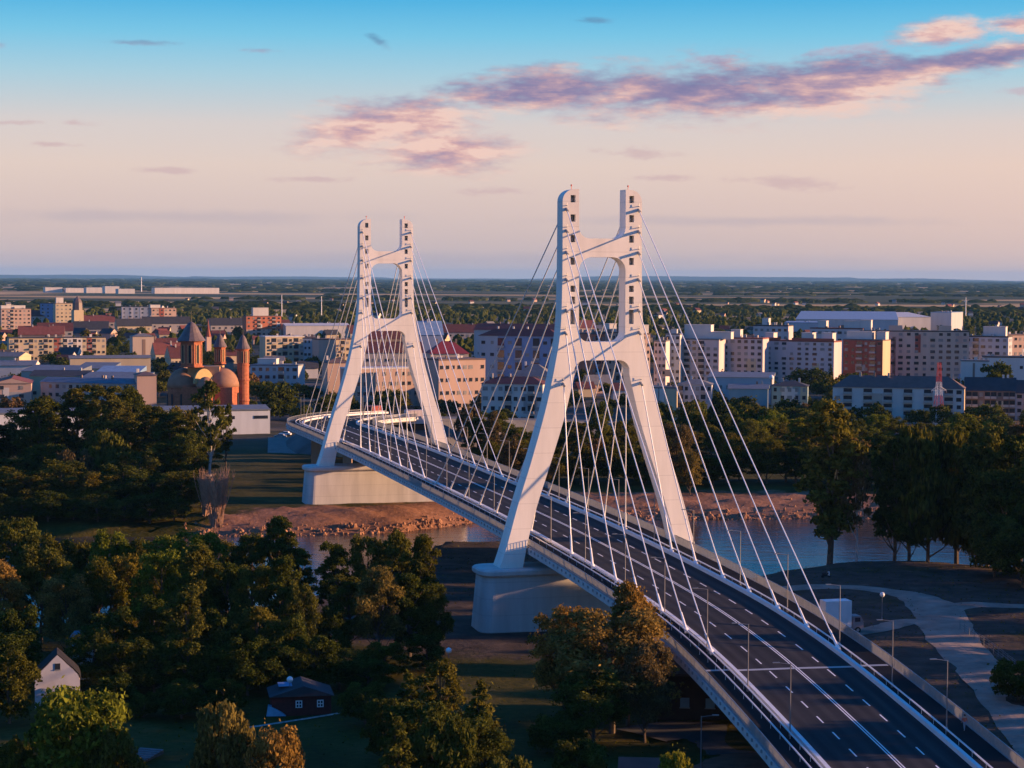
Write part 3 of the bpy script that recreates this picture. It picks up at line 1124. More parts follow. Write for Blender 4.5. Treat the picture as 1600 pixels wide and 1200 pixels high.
def crown_mesh(kind, seed):
    rs = np.random.RandomState(seed)
    #            H   rx   z0   lobes lobe_r  leaves size
    P = {'broad': (20, 6.6, 3.0, 34, 2.15, 20000, 0.30), 'tall': (26, 5.6, 4.0, 38, 2.15, 20000, 0.32), 'poplar': (32, 5.4, 5.0, 30, 2.6, 10000, 0.48),
         'willow': (18, 7.0, 2.0, 26, 2.3, 12000, 0.42), 'bush': (9, 5.5, 0.2, 26, 1.8, 9000, 0.34), 'conical': (12, 3.2, 0.5, 22, 1.3, 6500, 0.30),
         'city': (11, 4.6, 1.5, 13, 2.2, 1500, 0.62), 'sparse': (24, 6.2, 7.0, 26, 1.9, 5200, 0.42), 'dark': (22, 7.5, 1.0, 26, 2.8, 12000, 0.44)}[kind]
    H, rx, z0, nl, lr, N, size = P
    lob = []
    for i in range(nl):
        t = (i + 0.5) / nl
        if kind == 'conical':
            rad = rx * (1.0 - t) ** 0.8 * 0.75
            z = z0 + (H - z0) * t
            r = lr * (1.15 - 0.75 * t)
        elif kind in ('bush', 'broad', 'dark', 'city', 'willow'):
            prof = math.sin(math.pi * min(1, 0.22 + 0.66 * t)) ** 0.6
            rad = rx * prof * math.sqrt(rs.uniform(0.15, 0.9))
            z = z0 + lr * 0.8 + (H - z0 - lr * 1.7) * t
            r = lr * rs.uniform(0.6, 1.3) * (0.65 + 0.45 * prof)
        else:
            prof = math.sin(math.pi * min(1, 0.2 + 0.68 * t)) ** 0.7
            rad = rx * prof * rs.uniform(0.2, 0.95)
            z = z0 + lr * 0.6 + (H - z0 - lr * 1.4) * t
            r = lr * rs.uniform(0.5, 1.15) * (0.6 + 0.4 * prof)
        ang = i * 2.399 + rs.uniform(-0.6, 0.6)
        lob.append((rad * math.cos(ang), rad * math.sin(ang), z, r))
    lob = np.array(lob)
    w = lob[:, 3] ** 2
    idx = rs.choice(nl, N, p=w / w.sum())
    d = rs.normal(size=(N, 3))
    d /= np.linalg.norm(d, axis=1)[:, None]
    d[:, 2] = np.where(d[:, 2] < -0.3, -d[:, 2] * 0.6, d[:, 2])
    # small second-order clumps roughen each lobe
    bump = 1.0 + 0.22 * np.sin(d[:, 0] * 7 + idx) * np.cos(d[:, 1] * 6 - idx * 2) + 0.12 * np.sin(d[:, 2] * 11 + idx * 3)
    rr = lob[idx, 3] * bump * (1.0 - 0.45 * rs.uniform(0, 1, N) ** 2.2)
    pts = lob[idx, :3] + d * rr[:, None] * np.array([1.0, 1.0, 0.85])
    stray = rs.uniform(0, 1, N) < 0.05
    pts[stray] += rs.normal(size=(stray.sum(), 3)) * 0.6
    nr = d + rs.normal(size=(N, 3)) * 0.45
    nr /= np.linalg.norm(nr, axis=1)[:, None]
    if kind == 'willow':
        pts[:, 2] -= rs.uniform(0, 1.6, N) * (np.hypot(pts[:, 0], pts[:, 1]) / rx)
    pts[:, 2] = np.maximum(pts[:, 2], 0.15)
    v = leaves(pts, nr, size, rs, 1.0 if kind != 'willow' else 1.5, kind == 'willow')
    n = len(v)
    me = bpy.data.meshes.new("crown")
    me.vertices.add(n)
    me.vertices.foreach_set('co', v.astype(np.float32).ravel())
    me.loops.add(n)
    me.loops.foreach_set('vertex_index', np.arange(n, dtype=np.int32))
    me.polygons.add(n // 4)
    me.polygons.foreach_set('loop_start', np.arange(0, n, 4, dtype=np.int32))
    me.update(calc_edges=True)
    # trunk and limbs
    mb = MB()
    r0 = H * 0.016 + 0.06
    lean = Vector((rs.uniform(-0.5, 0.5), rs.uniform(-0.5, 0.5), 0))
    top = H * (0.8 if kind not in ('bush', 'city') else 0.55)
    pts_t = [Vector((0, 0, -0.6))] + [Vector((math.sin(k * 1.3 + seed) * 0.25, math.cos(k * 1.7 + seed) * 0.25, 0)) + lean * (k / 5) + Vector((0, 0, top * k / 5)) for k in range(1, 6)]
    for k in range(5):
        mb.tube(pts_t[k], pts_t[k + 1], r0 * (1 - k * 0.17), r0 * (1 - (k + 1) * 0.17), 7, caps=False)
    for x, y, z, r in lob[:: (2 if kind != 'city' else 4)]:
        k = min(0.95, max(0.12, (z - r * 1.6) / top * 0.8))
        a = pts_t[0].lerp(pts_t[-1], k)
        q = Vector((x, y, z))
        m = a.lerp(q, 0.5) + Vector((0, 0, -0.3))
        mb.tube(a, m, r0 * 0.42, r0 * 0.26, 5, caps=False)
        mb.tube(m, q, r0 * 0.26, r0 * 0.1, 5, caps=False)
    return me, mb.mesh("trunk", M_BARK), H, rx


PROTO = {}


def proto(kind, k, mi, bark=None):
    key = (kind, k)
    if key not in PROTO:
        PROTO[key] = crown_mesh(kind, 11 + k * 7 + len(kind) * 3)
    cm, tm, H, rx = PROTO[key]
    key2 = (kind, k, mi, bark)
    if key2 not in PROTO:
        c2 = cm.copy()
        c2.materials.clear()
        c2.materials.append(M_LEAF[mi])
        t2 = tm
        if bark is not None:
            t2 = tm.copy()
            t2.materials.clear()
            t2.materials.append(bark)
        PROTO[key2] = (c2, t2, H, rx)
    return PROTO[key2]


def tree(px, Y, ytop, wpx, kind, mi, label, cat="tree", group=None, name="tree", bark=None, x=None, h=None, w=None):
    X = px_x(px, Y) if x is None else x
    z = max(hz(X, Y), -2.6)
    H0 = (py_z(ytop, Y) - z) if h is None else h
    k = rnd.randrange(3)
    cm, tm, H, rx = proto(kind, k, mi, bark)
    Wm = (wpx / F * Y) if w is None else w
    sx = Wm / (2 * rx * 1.12)
    o = thing(name, label, cat, (X, Y, z), rnd.uniform(0, 6.28), group)
    o.scale = (sx, sx, H0 / (H * 1.02))
    link("trunk", tm, o)
    link("crown", cm, o)
    return o


WORDS = ["deep green", "olive green", "golden brown", "russet", "bright green"]


def grove(items, noun, place, group, name="tree", cat="tree"):
    """items: (px, Y, ytop, width px, kind, leaf colour)"""
    items = sorted(items, key=lambda t: t[0])
    for i, t in enumerate(items):
        px, Y, yt, wp, kind, mi = t[:6]
        bark = t[6] if len(t) > 6 else None
        lab = "%s %s, %s from left %s" % (WORDS[mi], noun, ordinal(i + 1), place)
        tree(px, Y, yt, wp, kind, mi, lab, cat, group, name, bark)


# far-bank wood on the left, in front of the white hall
grove([(-10, 540, 660, 85, 'tall', 0), (35, 552, 640, 80, 'broad', 1), (78, 545, 622, 85, 'tall', 0), (118, 560, 600, 80, 'tall', 0), (160, 548, 597, 85, 'tall', 1),
       (203, 556, 600, 80, 'broad', 0), (240, 535, 628, 80, 'tall', 0), (283, 545, 632, 75, 'broad', 1), (15, 500, 715, 95, 'broad', 0), (70, 505, 692, 90, 'broad', 0),
       (118, 498, 700, 80, 'willow', 3), (165, 502, 672, 85, 'willow', 1), (212, 495, 700, 90, 'broad', 1), (258, 505, 690, 85, 'tall', 0), (295, 500, 672, 70, 'broad', 1),
       (-15, 470, 725, 100, 'dark', 0), (45, 466, 735, 95, 'broad', 0), (92, 472, 720, 90, 'dark', 0), (140, 466, 735, 95, 'broad', 1), (190, 470, 722, 95, 'dark', 0), (238, 466, 740, 90, 'broad', 0), (280, 468, 735, 80, 'dark', 0), (312, 474, 742, 60, 'broad', 1), (60, 535, 618, 90, 'tall', 0), (-10, 455, 770, 60, 'dark', 0), (32, 457, 778, 60, 'dark', 0), (72, 455, 768, 62, 'dark', 0), (112, 457, 780, 60, 'dark', 0), (150, 455, 770, 62, 'dark', 0), (192, 456, 780, 60, 'dark', 0), (232, 455, 772, 60, 'dark', 0), (270, 456, 778, 55, 'dark', 0), (180, 530, 620, 90, 'tall', 1), (265, 525, 640, 80, 'tall', 0), (318, 530, 655, 60, 'tall', 1)],
      "tree", "in the wood below the church", "trees of the wood on the left far bank")
tree(328, 520, 588, 78, 'sparse', 1, "slender birch with pale trunk and thin crown before the church", name="birch_tree", bark=M_BIRCH)
tree(352, 545, 628, 40, 'sparse', 0, "small thin dark tree just right of the pale birch", name="birch_tree")
# near-bank thicket on the left
grove([(20, 335, 803, 100, 'broad', 1), (78, 330, 832, 90, 'broad', 0), (128, 338, 845, 75, 'dark', 0), (170, 330, 825, 80, 'broad', 4), (215, 335, 838, 70, 'broad', 1), (255, 328, 830, 90, 'broad', 4),
       (305, 322, 822, 90, 'broad', 4), (352, 335, 838, 70, 'broad', 1), (392, 330, 830, 80, 'broad', 0), (434, 325, 800, 80, 'tall', 0), (466, 318, 850, 66, 'tall', 0),
       (-5, 292, 872, 110, 'broad', 2), (60, 300, 850, 105, 'broad', 1), (100, 290, 895, 90, 'broad', 2), (150, 296, 870, 95, 'broad', 0), (205, 300, 860, 90, 'broad', 1), (250, 290, 852, 95, 'broad', 4),
       (305, 285, 840, 95, 'tall', 1), (350, 292, 870, 80, 'broad', 0), (395, 288, 875, 85, 'broad', 1), (440, 285, 862, 80, 'tall', 0), (468, 282, 905, 60, 'broad', 1),
       (25, 272, 940, 80, 'dark', 0), (175, 275, 945, 100, 'dark', 0), (235, 272, 930, 90, 'tall', 0), (290, 268, 915, 85, 'tall', 1), (345, 270, 945, 85, 'dark', 0), (400, 270, 940, 80, 'tall', 1), (452, 268, 960, 70, 'dark', 0),
       (15, 265, 985, 95, 'dark', 0), (140, 266, 985, 90, 'dark', 0), (190, 264, 1000, 95, 'dark', 0), (238, 265, 990, 95, 'dark', 0), (288, 264, 995, 95, 'dark', 0), (338, 265, 1000, 90, 'dark', 0), (385, 264, 990, 90, 'dark', 0), (440, 265, 1000, 90, 'dark', 0), (490, 266, 985, 90, 'dark', 0), (530, 268, 1010, 90, 'dark', 0), (575, 268, 1030, 80, 'dark', 0)],
      "tree", "in the thicket behind the cottages", "trees of the thicket on the left near bank")
# clump by the near pedestal
grove([(524, 305, 842, 70, 'tall', 0), (572, 312, 828, 78, 'broad', 1), (622, 310, 822, 78, 'broad', 1), (662, 306, 828, 70, 'tall', 0), (545, 292, 895, 80, 'tall', 1), (592, 288, 880, 85, 'broad', 2),
       (640, 290, 890, 80, 'tall', 0), (676, 292, 905, 60, 'broad', 1), (520, 285, 940, 60, 'dark', 0), (668, 280, 985, 70, 'dark', 0), (600, 276, 1000, 80, 'dark', 0)],
      "tree", "in the clump beside the near pedestal", "trees of the clump by the near pedestal")
# large golden willow beside the deck
tree(960, 243, 936, 205, 'broad', 2, "large golden-brown willow overlapping the near edge of the deck", name="willow_tree")
tree(985, 247, 893, 88, 'tall', 2, "tall golden top of a willow rising above the deck railing", name="willow_tree")
tree(884, 252, 938, 125, 'broad', 2, "golden willow leaning left before the near pedestal", name="willow_tree")
tree(1012, 238, 985, 95, 'broad', 3, "rusty willow on the right of the large golden one", name="willow_tree")
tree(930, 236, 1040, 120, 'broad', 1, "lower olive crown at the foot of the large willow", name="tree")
# foreground bushes
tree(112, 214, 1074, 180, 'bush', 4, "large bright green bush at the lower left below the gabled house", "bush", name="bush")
tree(172, 210, 1125, 90, 'bush', 1, "olive bush at the right foot of the large bright bush", "bush", name="bush")
tree(345, 208, 1094, 95, 'bush', 2, "golden bush with a dense round top left of the lawn", "bush", name="bush")
tree(432, 206, 1134, 95, 'bush', 2, "low golden bush beside the taller golden bush on the lawn", "bush", name="bush")
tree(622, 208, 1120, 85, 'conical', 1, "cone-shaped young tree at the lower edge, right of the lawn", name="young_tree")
tree(690, 232, 1022, 88, 'tall', 1, "pointed young tree in front of the globe lamp", name="young_tree")
tree(640, 235, 1052, 80, 'conical', 0, "dark pointed young tree left of the globe lamp", name="young_tree")
tree(752, 226, 1062, 85, 'conical', 1, "olive pointed young tree right of the globe lamp", name="young_tree")
tree(700, 212, 1100, 110, 'bush', 0, "dark green bush below the pointed young trees", "bush", name="bush")
tree(795, 206, 1172, 90, 'bush', 1, "low olive bush at the bottom below the willow", "bush", name="bush")
tree(1062, 203, 1170, 62, 'bush', 4, "bright green shrub at the bottom beside the red roof", "bush", name="bush")
tree(220, 250, 1080, 60, 'bush', 0, "small dark bush in the shade right of the gabled house", "bush", name="bush")
tree(8, 246, 1010, 95, 'dark', 0, "dark shaded tree at the left edge beside the gabled house")
tree(178, 252, 1052, 80, 'dark', 0, "dark shaded low tree just right of the gabled house")
tree(280, 250, 1062, 90, 'dark', 0, "dark shaded tree between bush and red cottage")
tree(345, 252, 1058, 80, 'dark', 0, "dark tree close to the left corner of the red cottage")
tree(570, 246, 1062, 80, 'dark', 0, "dark low tree right of the red cottage")
tree(655, 222, 1085, 120, 'dark', 0, "shaded tree mass under the pointed young trees")
tree(745, 216, 1105, 110, 'dark', 0, "shaded tree low in front of the olive pointed tree")
tree(600, 228, 1082, 70, 'dark', 0, "shaded tree left of the pointed young trees")
tree(868, 232, 1118, 90, 'bush', 0, "dark scrub bush in the shade below the willow", "bush", name="bush")
tree(905, 218, 1150, 100, 'bush', 0, "dark scrub at the bottom edge under the willow", "bush", name="bush")
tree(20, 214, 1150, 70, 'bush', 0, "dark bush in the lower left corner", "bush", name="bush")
tree(1600, 262, 1022, 90, 'bush', 0, "dark scrub on the grassy bank behind the wire fence", "bush", name="bush")
# trees by the water on the right
tree(1300, 398, 608, 118, 'poplar', 1, "tall olive poplar standing over the river bend on the right", name="poplar_tree")
tree(1342, 396, 676, 66, 'sparse', 3, "thin russet poplar with bare limbs beside the tall olive poplar", name="poplar_tree", bark=M_BIRCH)
tree(1455, 402, 655, 150, 'willow', 0, "broad dark willow hanging over the water on the right", name="willow_tree")
grove([(1402, 402, 668, 85, 'tall', 0), (1500, 408, 648, 110, 'tall', 0), (1548, 396, 655, 110, 'dark', 0), (1592, 388, 662, 110, 'tall', 0), (1625, 378, 690, 110, 'dark', 0), (1560, 372, 790, 90, 'dark', 0),
       (1605, 360, 800, 100, 'dark', 0), (1548, 395, 648, 100, 'tall', 1), (1600, 398, 645, 95, 'tall', 3), (1425, 400, 690, 80, 'tall', 0), (1575, 385, 720, 110, 'dark', 0), (1530, 400, 700, 80, 'dark', 0)],
      "tree", "in the dark wood right of the willow", "trees of the dark wood on the right")
# belt along the far bank behind the bridge
belt = []
rb = random.Random(5)
for px in range(742, 1300, 21):
    belt.append((px + rb.uniform(-6, 6), rb.uniform(525, 545), rb.uniform(678, 712), rb.uniform(50, 66), rb.choice(['broad', 'tall', 'dark']), rb.choice([0, 0, 1, 3 if px < 1110 else 0])))
for px in range(750, 1310, 26):
    belt.append((px + rb.uniform(-8, 8), rb.uniform(570, 610), rb.uniform(640, 672), rb.uniform(50, 66), rb.choice(['broad', 'tall']), rb.choice([0, 1, 1, 4])))
grove(belt, "tree", "in the far-bank belt behind the bridge", "trees of the belt along the far bank")
belt = []
for px in range(1318, 1640, 21):
    belt.append((px + rb.uniform(-6, 6), rb.uniform(514, 545), rb.uniform(664, 690), rb.uniform(60, 78), rb.choice(['tall', 'dark']), 0))
for px in range(1100, 1620, 34):
    belt.append((px + rb.uniform(-8, 8), rb.uniform(610, 650), rb.uniform(628, 662), rb.uniform(44, 60), 'broad', rb.choice([0, 1, 4, 4])))
grove(belt, "tree", "in the belt before the hip-roofed block", "trees of the belt on the right far bank")
grove([(800, 520, 672, 62, 'sparse', 3), (842, 515, 688, 58, 'broad', 3), (1058, 512, 655, 64, 'broad', 3), (1080, 505, 698, 46, 'broad', 2), (770, 560, 640, 40, 'tall', 3)],
      "tree", "among the reddish trees behind the stay cables", "reddish trees on the far bank")

# bare reddish shrub on the far bank, left
mb = MB()
rs = random.Random(9)


for k in range(46):
    a_ = rs.uniform(0, 6.28)
    sp_ = rs.uniform(0.05, 0.42)
    p = Vector((rs.uniform(-1.2, 1.2), rs.uniform(-0.8, 0.8), -0.3))
    d = Vector((math.cos(a_) * sp_, math.sin(a_) * sp_, 1)).normalized()
    r, ln = 0.14, rs.uniform(8.5, 13.0)
    n_ = 6
    for j in range(n_):
        q = p + d * (ln / n_)
        mb.tube(p, q, r * (1 - j / 7), r * (1 - (j + 1) / 7), 4, caps=False)
        if j > 1:
            for _ in range(4):
                e_ = (d + Vector((rs.uniform(-0.4, 0.4), rs.uniform(-0.4, 0.4), 0.25))).normalized()
                l2 = rs.uniform(1.2, 2.6)
                mb.tube(p.lerp(q, rs.random()), p.lerp(q, 0.5) + e_ * l2, 0.055, 0.02, 3, caps=False)
        p = q
        d = (d + Vector((rs.uniform(-0.1, 0.1), rs.uniform(-0.1, 0.1), 0.12))).normalized()
TW = mb.mesh("bare_branches", M_RUST)
for px, Y, s, lab in ((338, 455, 1.0, "bare reddish shrub with upright twigs at the far bank edge"), (322, 462, 0.8, "smaller bare reddish shrub behind the larger bare one")):
    X = px_x(px, Y)
    o = thing("bare_shrub", lab, "shrub", (X, Y, max(hz(X, Y), -2)), rnd.uniform(0, 6), "bare shrubs on the far bank")
    o.scale = (s, s, s * 1.05)
    link("branches", TW, o)

# unseen wood added beyond the right edge to shade the bridge and bank
v_all = []
for i in range(34):
    Y = 215 + i * 9.5 + rb.uniform(-5, 5)
    X = Y * 0.262 + rb.uniform(14, 45)
    if Y < 303:
        hgt = rb.uniform(14, 22)
        X += 8
    elif Y < 328:
        hgt = rb.uniform(21, 25)  # tall enough to put the near pedestal in shade
    elif Y < 345:
        hgt = rb.uniform(14, 22)
    else:
        hgt = rb.uniform(22, 30)
    if 385 < Y < 514 and X < 300:
        continue
    cm, tm, H, rx = proto('dark', i % 3, 0)
    co = np.empty(len(cm.vertices) * 3, np.float32)
    cm.vertices.foreach_get('co', co)
    co = co.reshape(-1, 3) * np.array([hgt / H, hgt / H, hgt / H]) + np.array([X, Y, hz(X, Y)])
    v_all.append(co)
v = np.concatenate(v_all)
n = len(v)
me = bpy.data.meshes.new("unseen_shade_wood")
me.vertices.add(n)
me.vertices.foreach_set('co', v.astype(np.float32).ravel())
me.loops.add(n)
me.loops.foreach_set('vertex_index', np.arange(n, dtype=np.int32))
me.polygons.add(n // 4)
me.polygons.foreach_set('loop_start', np.arange(0, n, 4, dtype=np.int32))
me.update(calc_edges=True)
me.materials.append(M_LEAF[0])
tag(link("unseen_shade_wood", me), "unseen wood beyond the right edge, added for its shade", "wood", kind="stuff")

# grass tufts and weeds near the camera side: ground cover
v_all = []
for i in range(9000):
    X, Y = nrs.uniform(-75, 110), nrs.uniform(205, 420)
    if abs(X) > Y * 0.27 + 4 or Y > interp(X, *YN) - 3:
        continue
    v_all.append((X, Y, hz(X, Y) + 0.07))
pts = np.array(v_all)
pts = pts[np.hypot(pts[:, 0] + 2, pts[:, 1] - 316) > 24]
rs2 = np.random.RandomState(2)
nr = np.tile(np.array([[0, 0, 1.0]]), (len(pts), 1)) + rs2.normal(size=(len(pts), 3)) * 0.6
nr /= np.linalg.norm(nr, axis=1)[:, None]
v = leaves(pts, nr, 0.2, rs2)
mb = MB()
mb.add(v.tolist(), [(4 * i, 4 * i + 1, 4 * i + 2, 4 * i + 3) for i in range(len(v) // 4)])
tag(mb.obj("meadow_weeds", M_LEAF[0]), "low dark weeds scattered over the near bank", "weeds", kind="stuff")

# ------------------------------------------------------------------ buildings
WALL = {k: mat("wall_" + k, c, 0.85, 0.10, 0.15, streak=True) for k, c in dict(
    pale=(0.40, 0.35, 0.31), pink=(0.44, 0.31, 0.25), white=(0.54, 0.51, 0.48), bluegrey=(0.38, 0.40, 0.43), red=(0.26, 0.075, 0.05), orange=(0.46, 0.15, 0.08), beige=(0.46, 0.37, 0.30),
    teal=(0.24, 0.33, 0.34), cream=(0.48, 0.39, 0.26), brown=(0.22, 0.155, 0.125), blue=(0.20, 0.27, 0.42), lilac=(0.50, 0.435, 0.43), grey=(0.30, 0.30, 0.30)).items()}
ROOF = {k: mat("roof_" + k, c, 0.75, 0.18, 0.5) for k, c in dict(
    darkred=(0.10, 0.033, 0.03), red=(0.19, 0.06, 0.045), brownish=(0.13, 0.085, 0.075), dark=(0.045, 0.045, 0.05), metal=(0.13, 0.155, 0.19), white=(0.5, 0.5, 0.5), blue=(0.16, 0.26, 0.40), grey=(0.16, 0.155, 0.155), rose=(0.22, 0.03, 0.04)).items()}
WIN = {}


def win_mesh(w, h, kind):
    key = (round(w, 1), round(h, 1), kind)
    if key not in WIN:
        mb = MB()
        if kind == 'balcony':
            mb.box((0, -0.02, h * 0.5), (w, 0.06, h * 1.0), 0, 1)
            mb.box((0, -0.6, 0.45), (w * 1.05, 1.1, 0.95), 0, 0)
            WIN[key] = mb.mesh("balcony", [WALL['pale'], M_GLASS])
        else:
            mb.box((0, -0.01, h / 2), (w, 0.08, h), 0, 0)
            mb.box((0, -0.06, -0.06), (w * 1.1, 0.18, 0.1), 0, 1)
            WIN[key] = mb.mesh("window", [M_GLASS if kind == 'g' else M_CURT, WALL['pale']])
    return WIN[key]


FOOT = []


def block(name, label, cat, x0, x1, ytop, Y, depth, r, wall, floors=0, cols=0, roof='flat', rmat='brownish', rh=3.0, group=None, balc=(), panels=(), houses=(), wscale=1.0, blank=(), endmat=None, endwin=0, over=0.5, ybase=None, wh=None):
    rr = R(r)
    xm = px_x((x0 + x1) / 2, Y)
    w = (x1 - x0) / F * Y / math.cos(rr)
    h = py_z(ytop, Y)
    FOOT.append((xm, Y, w, depth))
    t = thing(name, label, cat, (xm, Y, 0), rr, group)
    mb = MB()
    mb.box((0, depth / 2, h / 2 - 0.5), (w, depth, h + 1.0))
    wobj = mb.obj("wall", WALL[wall], t)
    for (u0, u1, v0, v1, m) in panels:
        mb = MB()
        mb.box((w * ((u0 + u1) / 2 - 0.5), -0.03, h * (v0 + v1) / 2), (w * (u1 - u0), 0.12, h * (v1 - v0)))
        mb.obj("facade_panel", WALL[m], t)
    if endmat:
        mb = MB()
        mb.box((w / 2 + 0.05, depth / 2, h / 2), (0.14, depth - 0.1, h))
        mb.obj("end_wall", WALL[endmat], t)
    if roof == 'flat':
        mb = MB()
        mb.box((0, depth / 2, h + 0.25), (w + 0.3, depth + 0.3, 0.55))
        mb.box((0, depth / 2, h + 0.56), (w - 0.6, depth - 0.6, 0.1))
        mb.obj("roof", ROOF[rmat], t)
        for k in range(rnd.randrange(3, 7)):
            mb = MB()
            sx, sy, sz = rnd.uniform(0.5, 1.6), rnd.uniform(0.5, 1.6), rnd.uniform(0.6, 1.7)
            mb.box((rnd.uniform(-0.45, 0.45) * w, depth * rnd.uniform(0.2, 0.8), h + 0.6 + sz / 2), (sx, sy, sz))
            mb.box((mb.v[0][0] + sx / 2, mb.v[0][1] + sy / 2, h + 0.65 + sz), (sx + 0.2, sy + 0.2, 0.1))
            mb.obj("roof_vent", WALL[rnd.choice(['white', 'grey', 'brown', 'pale'])], t)
        for (u, hw, hh) in houses:
            mb = MB()
            mb.box((w * (u - 0.5), depth * 0.5, h + 0.55 + hh / 2), (hw, min(depth * 0.6, 5.0), hh))
            mb.box((w * (u - 0.5), depth * 0.5, h + 0.62 + hh), (hw + 0.4, min(depth * 0.6, 5.0) + 0.4, 0.18))
            mb.obj("stair_housing", WALL['white'], t)
    else:
        mb = MB()
        a, b = w / 2 + over, depth + over
        e = -over
        if roof == 'hip':
            ins = min(w / 2 - 0.3, (depth / 2) * 0.9)
            vs = [(-a, e, h), (a, e, h), (a, b, h), (-a, b, h), (-w / 2 + ins, depth / 2, h + rh), (w / 2 - ins, depth / 2, h + rh)]
            fs = [(0, 1, 5, 4), (1, 2, 5), (2, 3, 4, 5), (3, 0, 4), (3, 2, 1, 0)]
        elif roof == 'gable':
            vs = [(-a, e, h), (a, e, h), (a, b, h), (-a, b, h), (-a, depth / 2, h + rh), (a, depth / 2, h + rh)]
            fs = [(0, 1, 5, 4), (1, 2, 5), (2, 3, 4, 5), (3, 0, 4), (3, 2, 1, 0)]
        elif roof == 'front':
            vs = [(-a, e, h), (a, e, h), (a, b, h), (-a, b, h), (0, e, h + rh), (0, b, h + rh)]
            fs = [(0, 1, 4), (1, 2, 5, 4), (2, 3, 5), (3, 0, 4, 5), (3, 2, 1, 0)]
        else:  # mono pitch rising to the back
            vs = [(-a, e, h), (a, e, h), (a, b, h), (-a, b, h), (-a, b, h + rh), (a, b, h + rh)]
            fs = [(0, 1, 5, 4), (1, 2, 5), (2, 3, 4, 5), (3, 0, 4), (3, 2, 1, 0)]
        mb.add(vs, fs)
        ro = mb.obj("roof", ROOF[rmat], t)
        if roof in ('hip', 'gable'):
            for k in range(max(2, int(w / 11))):
                mb = MB()
                mb.box((rnd.uniform(-0.42, 0.42) * w, depth * rnd.uniform(0.4, 0.6), h + rh + 0.1), (0.8, 0.7, 1.9))
                mb.obj("chimney", WALL[rnd.choice(['white', 'brown', 'pale'])], ro)
        # walls close the gable triangles
        if roof == 'front' or roof == 'gable':
            g = MB()
            if roof == 'front':
                g.add([(-w / 2, e - 0.04, h), (w / 2, e - 0.04, h), (0, e - 0.04, h + rh * 0.93), (-w / 2, e - 0.01, h), (w / 2, e - 0.01, h), (0, e - 0.01, h + rh * 0.93)], [(0, 1, 2), (0, 3, 4, 1), (1, 4, 5, 2), (2, 5, 3, 0)])
            else:
                for sx in (-1, 1):
                    if sx > 0:
                        g.obj("gable", WALL[wall], t)
                        g = MB()
                    X = sx * (a + 0.03)
                    g.add([(X, 0, h), (X, depth, h), (X, depth / 2, h + rh * 0.93), (X - sx * 0.02, 0, h), (X - sx * 0.02, depth, h), (X - sx * 0.02, depth / 2, h + rh * 0.93)], [(0, 1, 2), (0, 3, 4, 1), (1, 4, 5, 2), (2, 5, 3, 0)])
            g.obj("gable", WALL[wall], t)
    if floors >= 3 and cols:
        for k in range(2):
            if rnd.random() < 0.7:
                u0 = rnd.uniform(-0.45, 0.38) * w
                mb = MB()
                mb.box((u0 + 1.5, -0.03, h * rnd.uniform(0.3, 0.7)), (rnd.uniform(2.5, 5.5), 0.07, h / floors * rnd.choice([1, 1, 2])))
                mb.obj("repainted_panel", WALL[rnd.choice(['white', 'pale', 'beige', 'grey', 'cream', wall])], t)
    if floors and cols:
        fh = h / floors
        while floors * cols > 96:
            cols -= 1
        ww = min(1.9, 0.5 * w / cols) * wscale
        wh = min(1.5, fh * 0.5) if wh is None else wh
        for c in range(cols):
            u = -w / 2 + w * (c + 0.5) / cols
            if c in blank:
                continue
            for f in range(floors):
                z = f * fh + fh * 0.32
                if c in balc:
                    link("balcony", win_mesh(min(3.2, w / cols * 0.85), fh * 0.8, 'balcony'), t, (u, -0.05, f * fh + 0.15))
                else:
                    if rnd.random() < 0.07:
                        continue
                    link("window", win_mesh(ww * rnd.choice([1, 1, 1, 0.8, 1.3]), wh, 'g' if rnd.random() < 0.62 else 'c'), t, (u + rnd.uniform(-0.05, 0.05), -0.05, z))
        if endwin:
            for f in range(floors):
                for k in range(endwin):
                    link("window", win_mesh(1.0, wh, 'g'), t, (w / 2 + 0.05, depth * (k + 1) / (endwin + 1), f * fh + fh * 0.32), R(90))
    return t


B = block
G1 = "apartment blocks of the city"
# right: slab blocks in shade with lit ends
B("apartment_block", "long pale lilac block with brick-red attic and bright sunlit end wall", "apartment block", 1188, 1298, 532, 1030, 11, -30, 'lilac', 9, 10, houses=((0.12, 5, 3.6), (0.62, 6, 4), (0.88, 6, 4)), rmat='red', endwin=0, group=G1, panels=((0.0, 0.3, 1.0, 1.08, 'red'), (0.45, 1.0, 1.0, 1.08, 'red')))
B("apartment_block", "brick-red block with balconies and a sunlit cream end wall", "apartment block", 1320, 1376, 530, 1045, 12, -30, 'red', 7, 6, balc=(2, 4), endmat='cream', houses=((0.35, 14, 4), (0.9, 5, 4)), rmat='brownish', group=G1)
B("apartment_block", "beige ten-storey block with two tall blank stair towers", "apartment block", 1390, 1512, 516, 1060, 12, -8, 'beige', 9, 10, rmat='dark', group=G1, panels=((0.0, 0.17, 0, 1.12, 'beige'), (0.62, 0.78, 0, 1.12, 'beige'), (0.05, 0.09, 0.05, 0.9, 'brown'), (0.33, 0.40, 0.6, 0.95, 'red'), (0.84, 1.0, 0.78, 0.93, 'pink'), (0.86, 1.0, 0.02, 0.2, 'blue')))
B("apartment_block", "grey-blue six-storey block with a white rooftop house", "apartment block", 1511, 1572, 524, 1075, 12, -24, 'bluegrey', 7, 6, balc=(1,), houses=((0.65, 12, 5),), rmat='dark', group=G1, endwin=2)
B("apartment_block", "sunlit orange-pink block at the right edge of the city", "apartment block", 1566, 1630, 521, 1120, 12, 22, 'pink', 6, 8, rmat='brownish', group=G1)
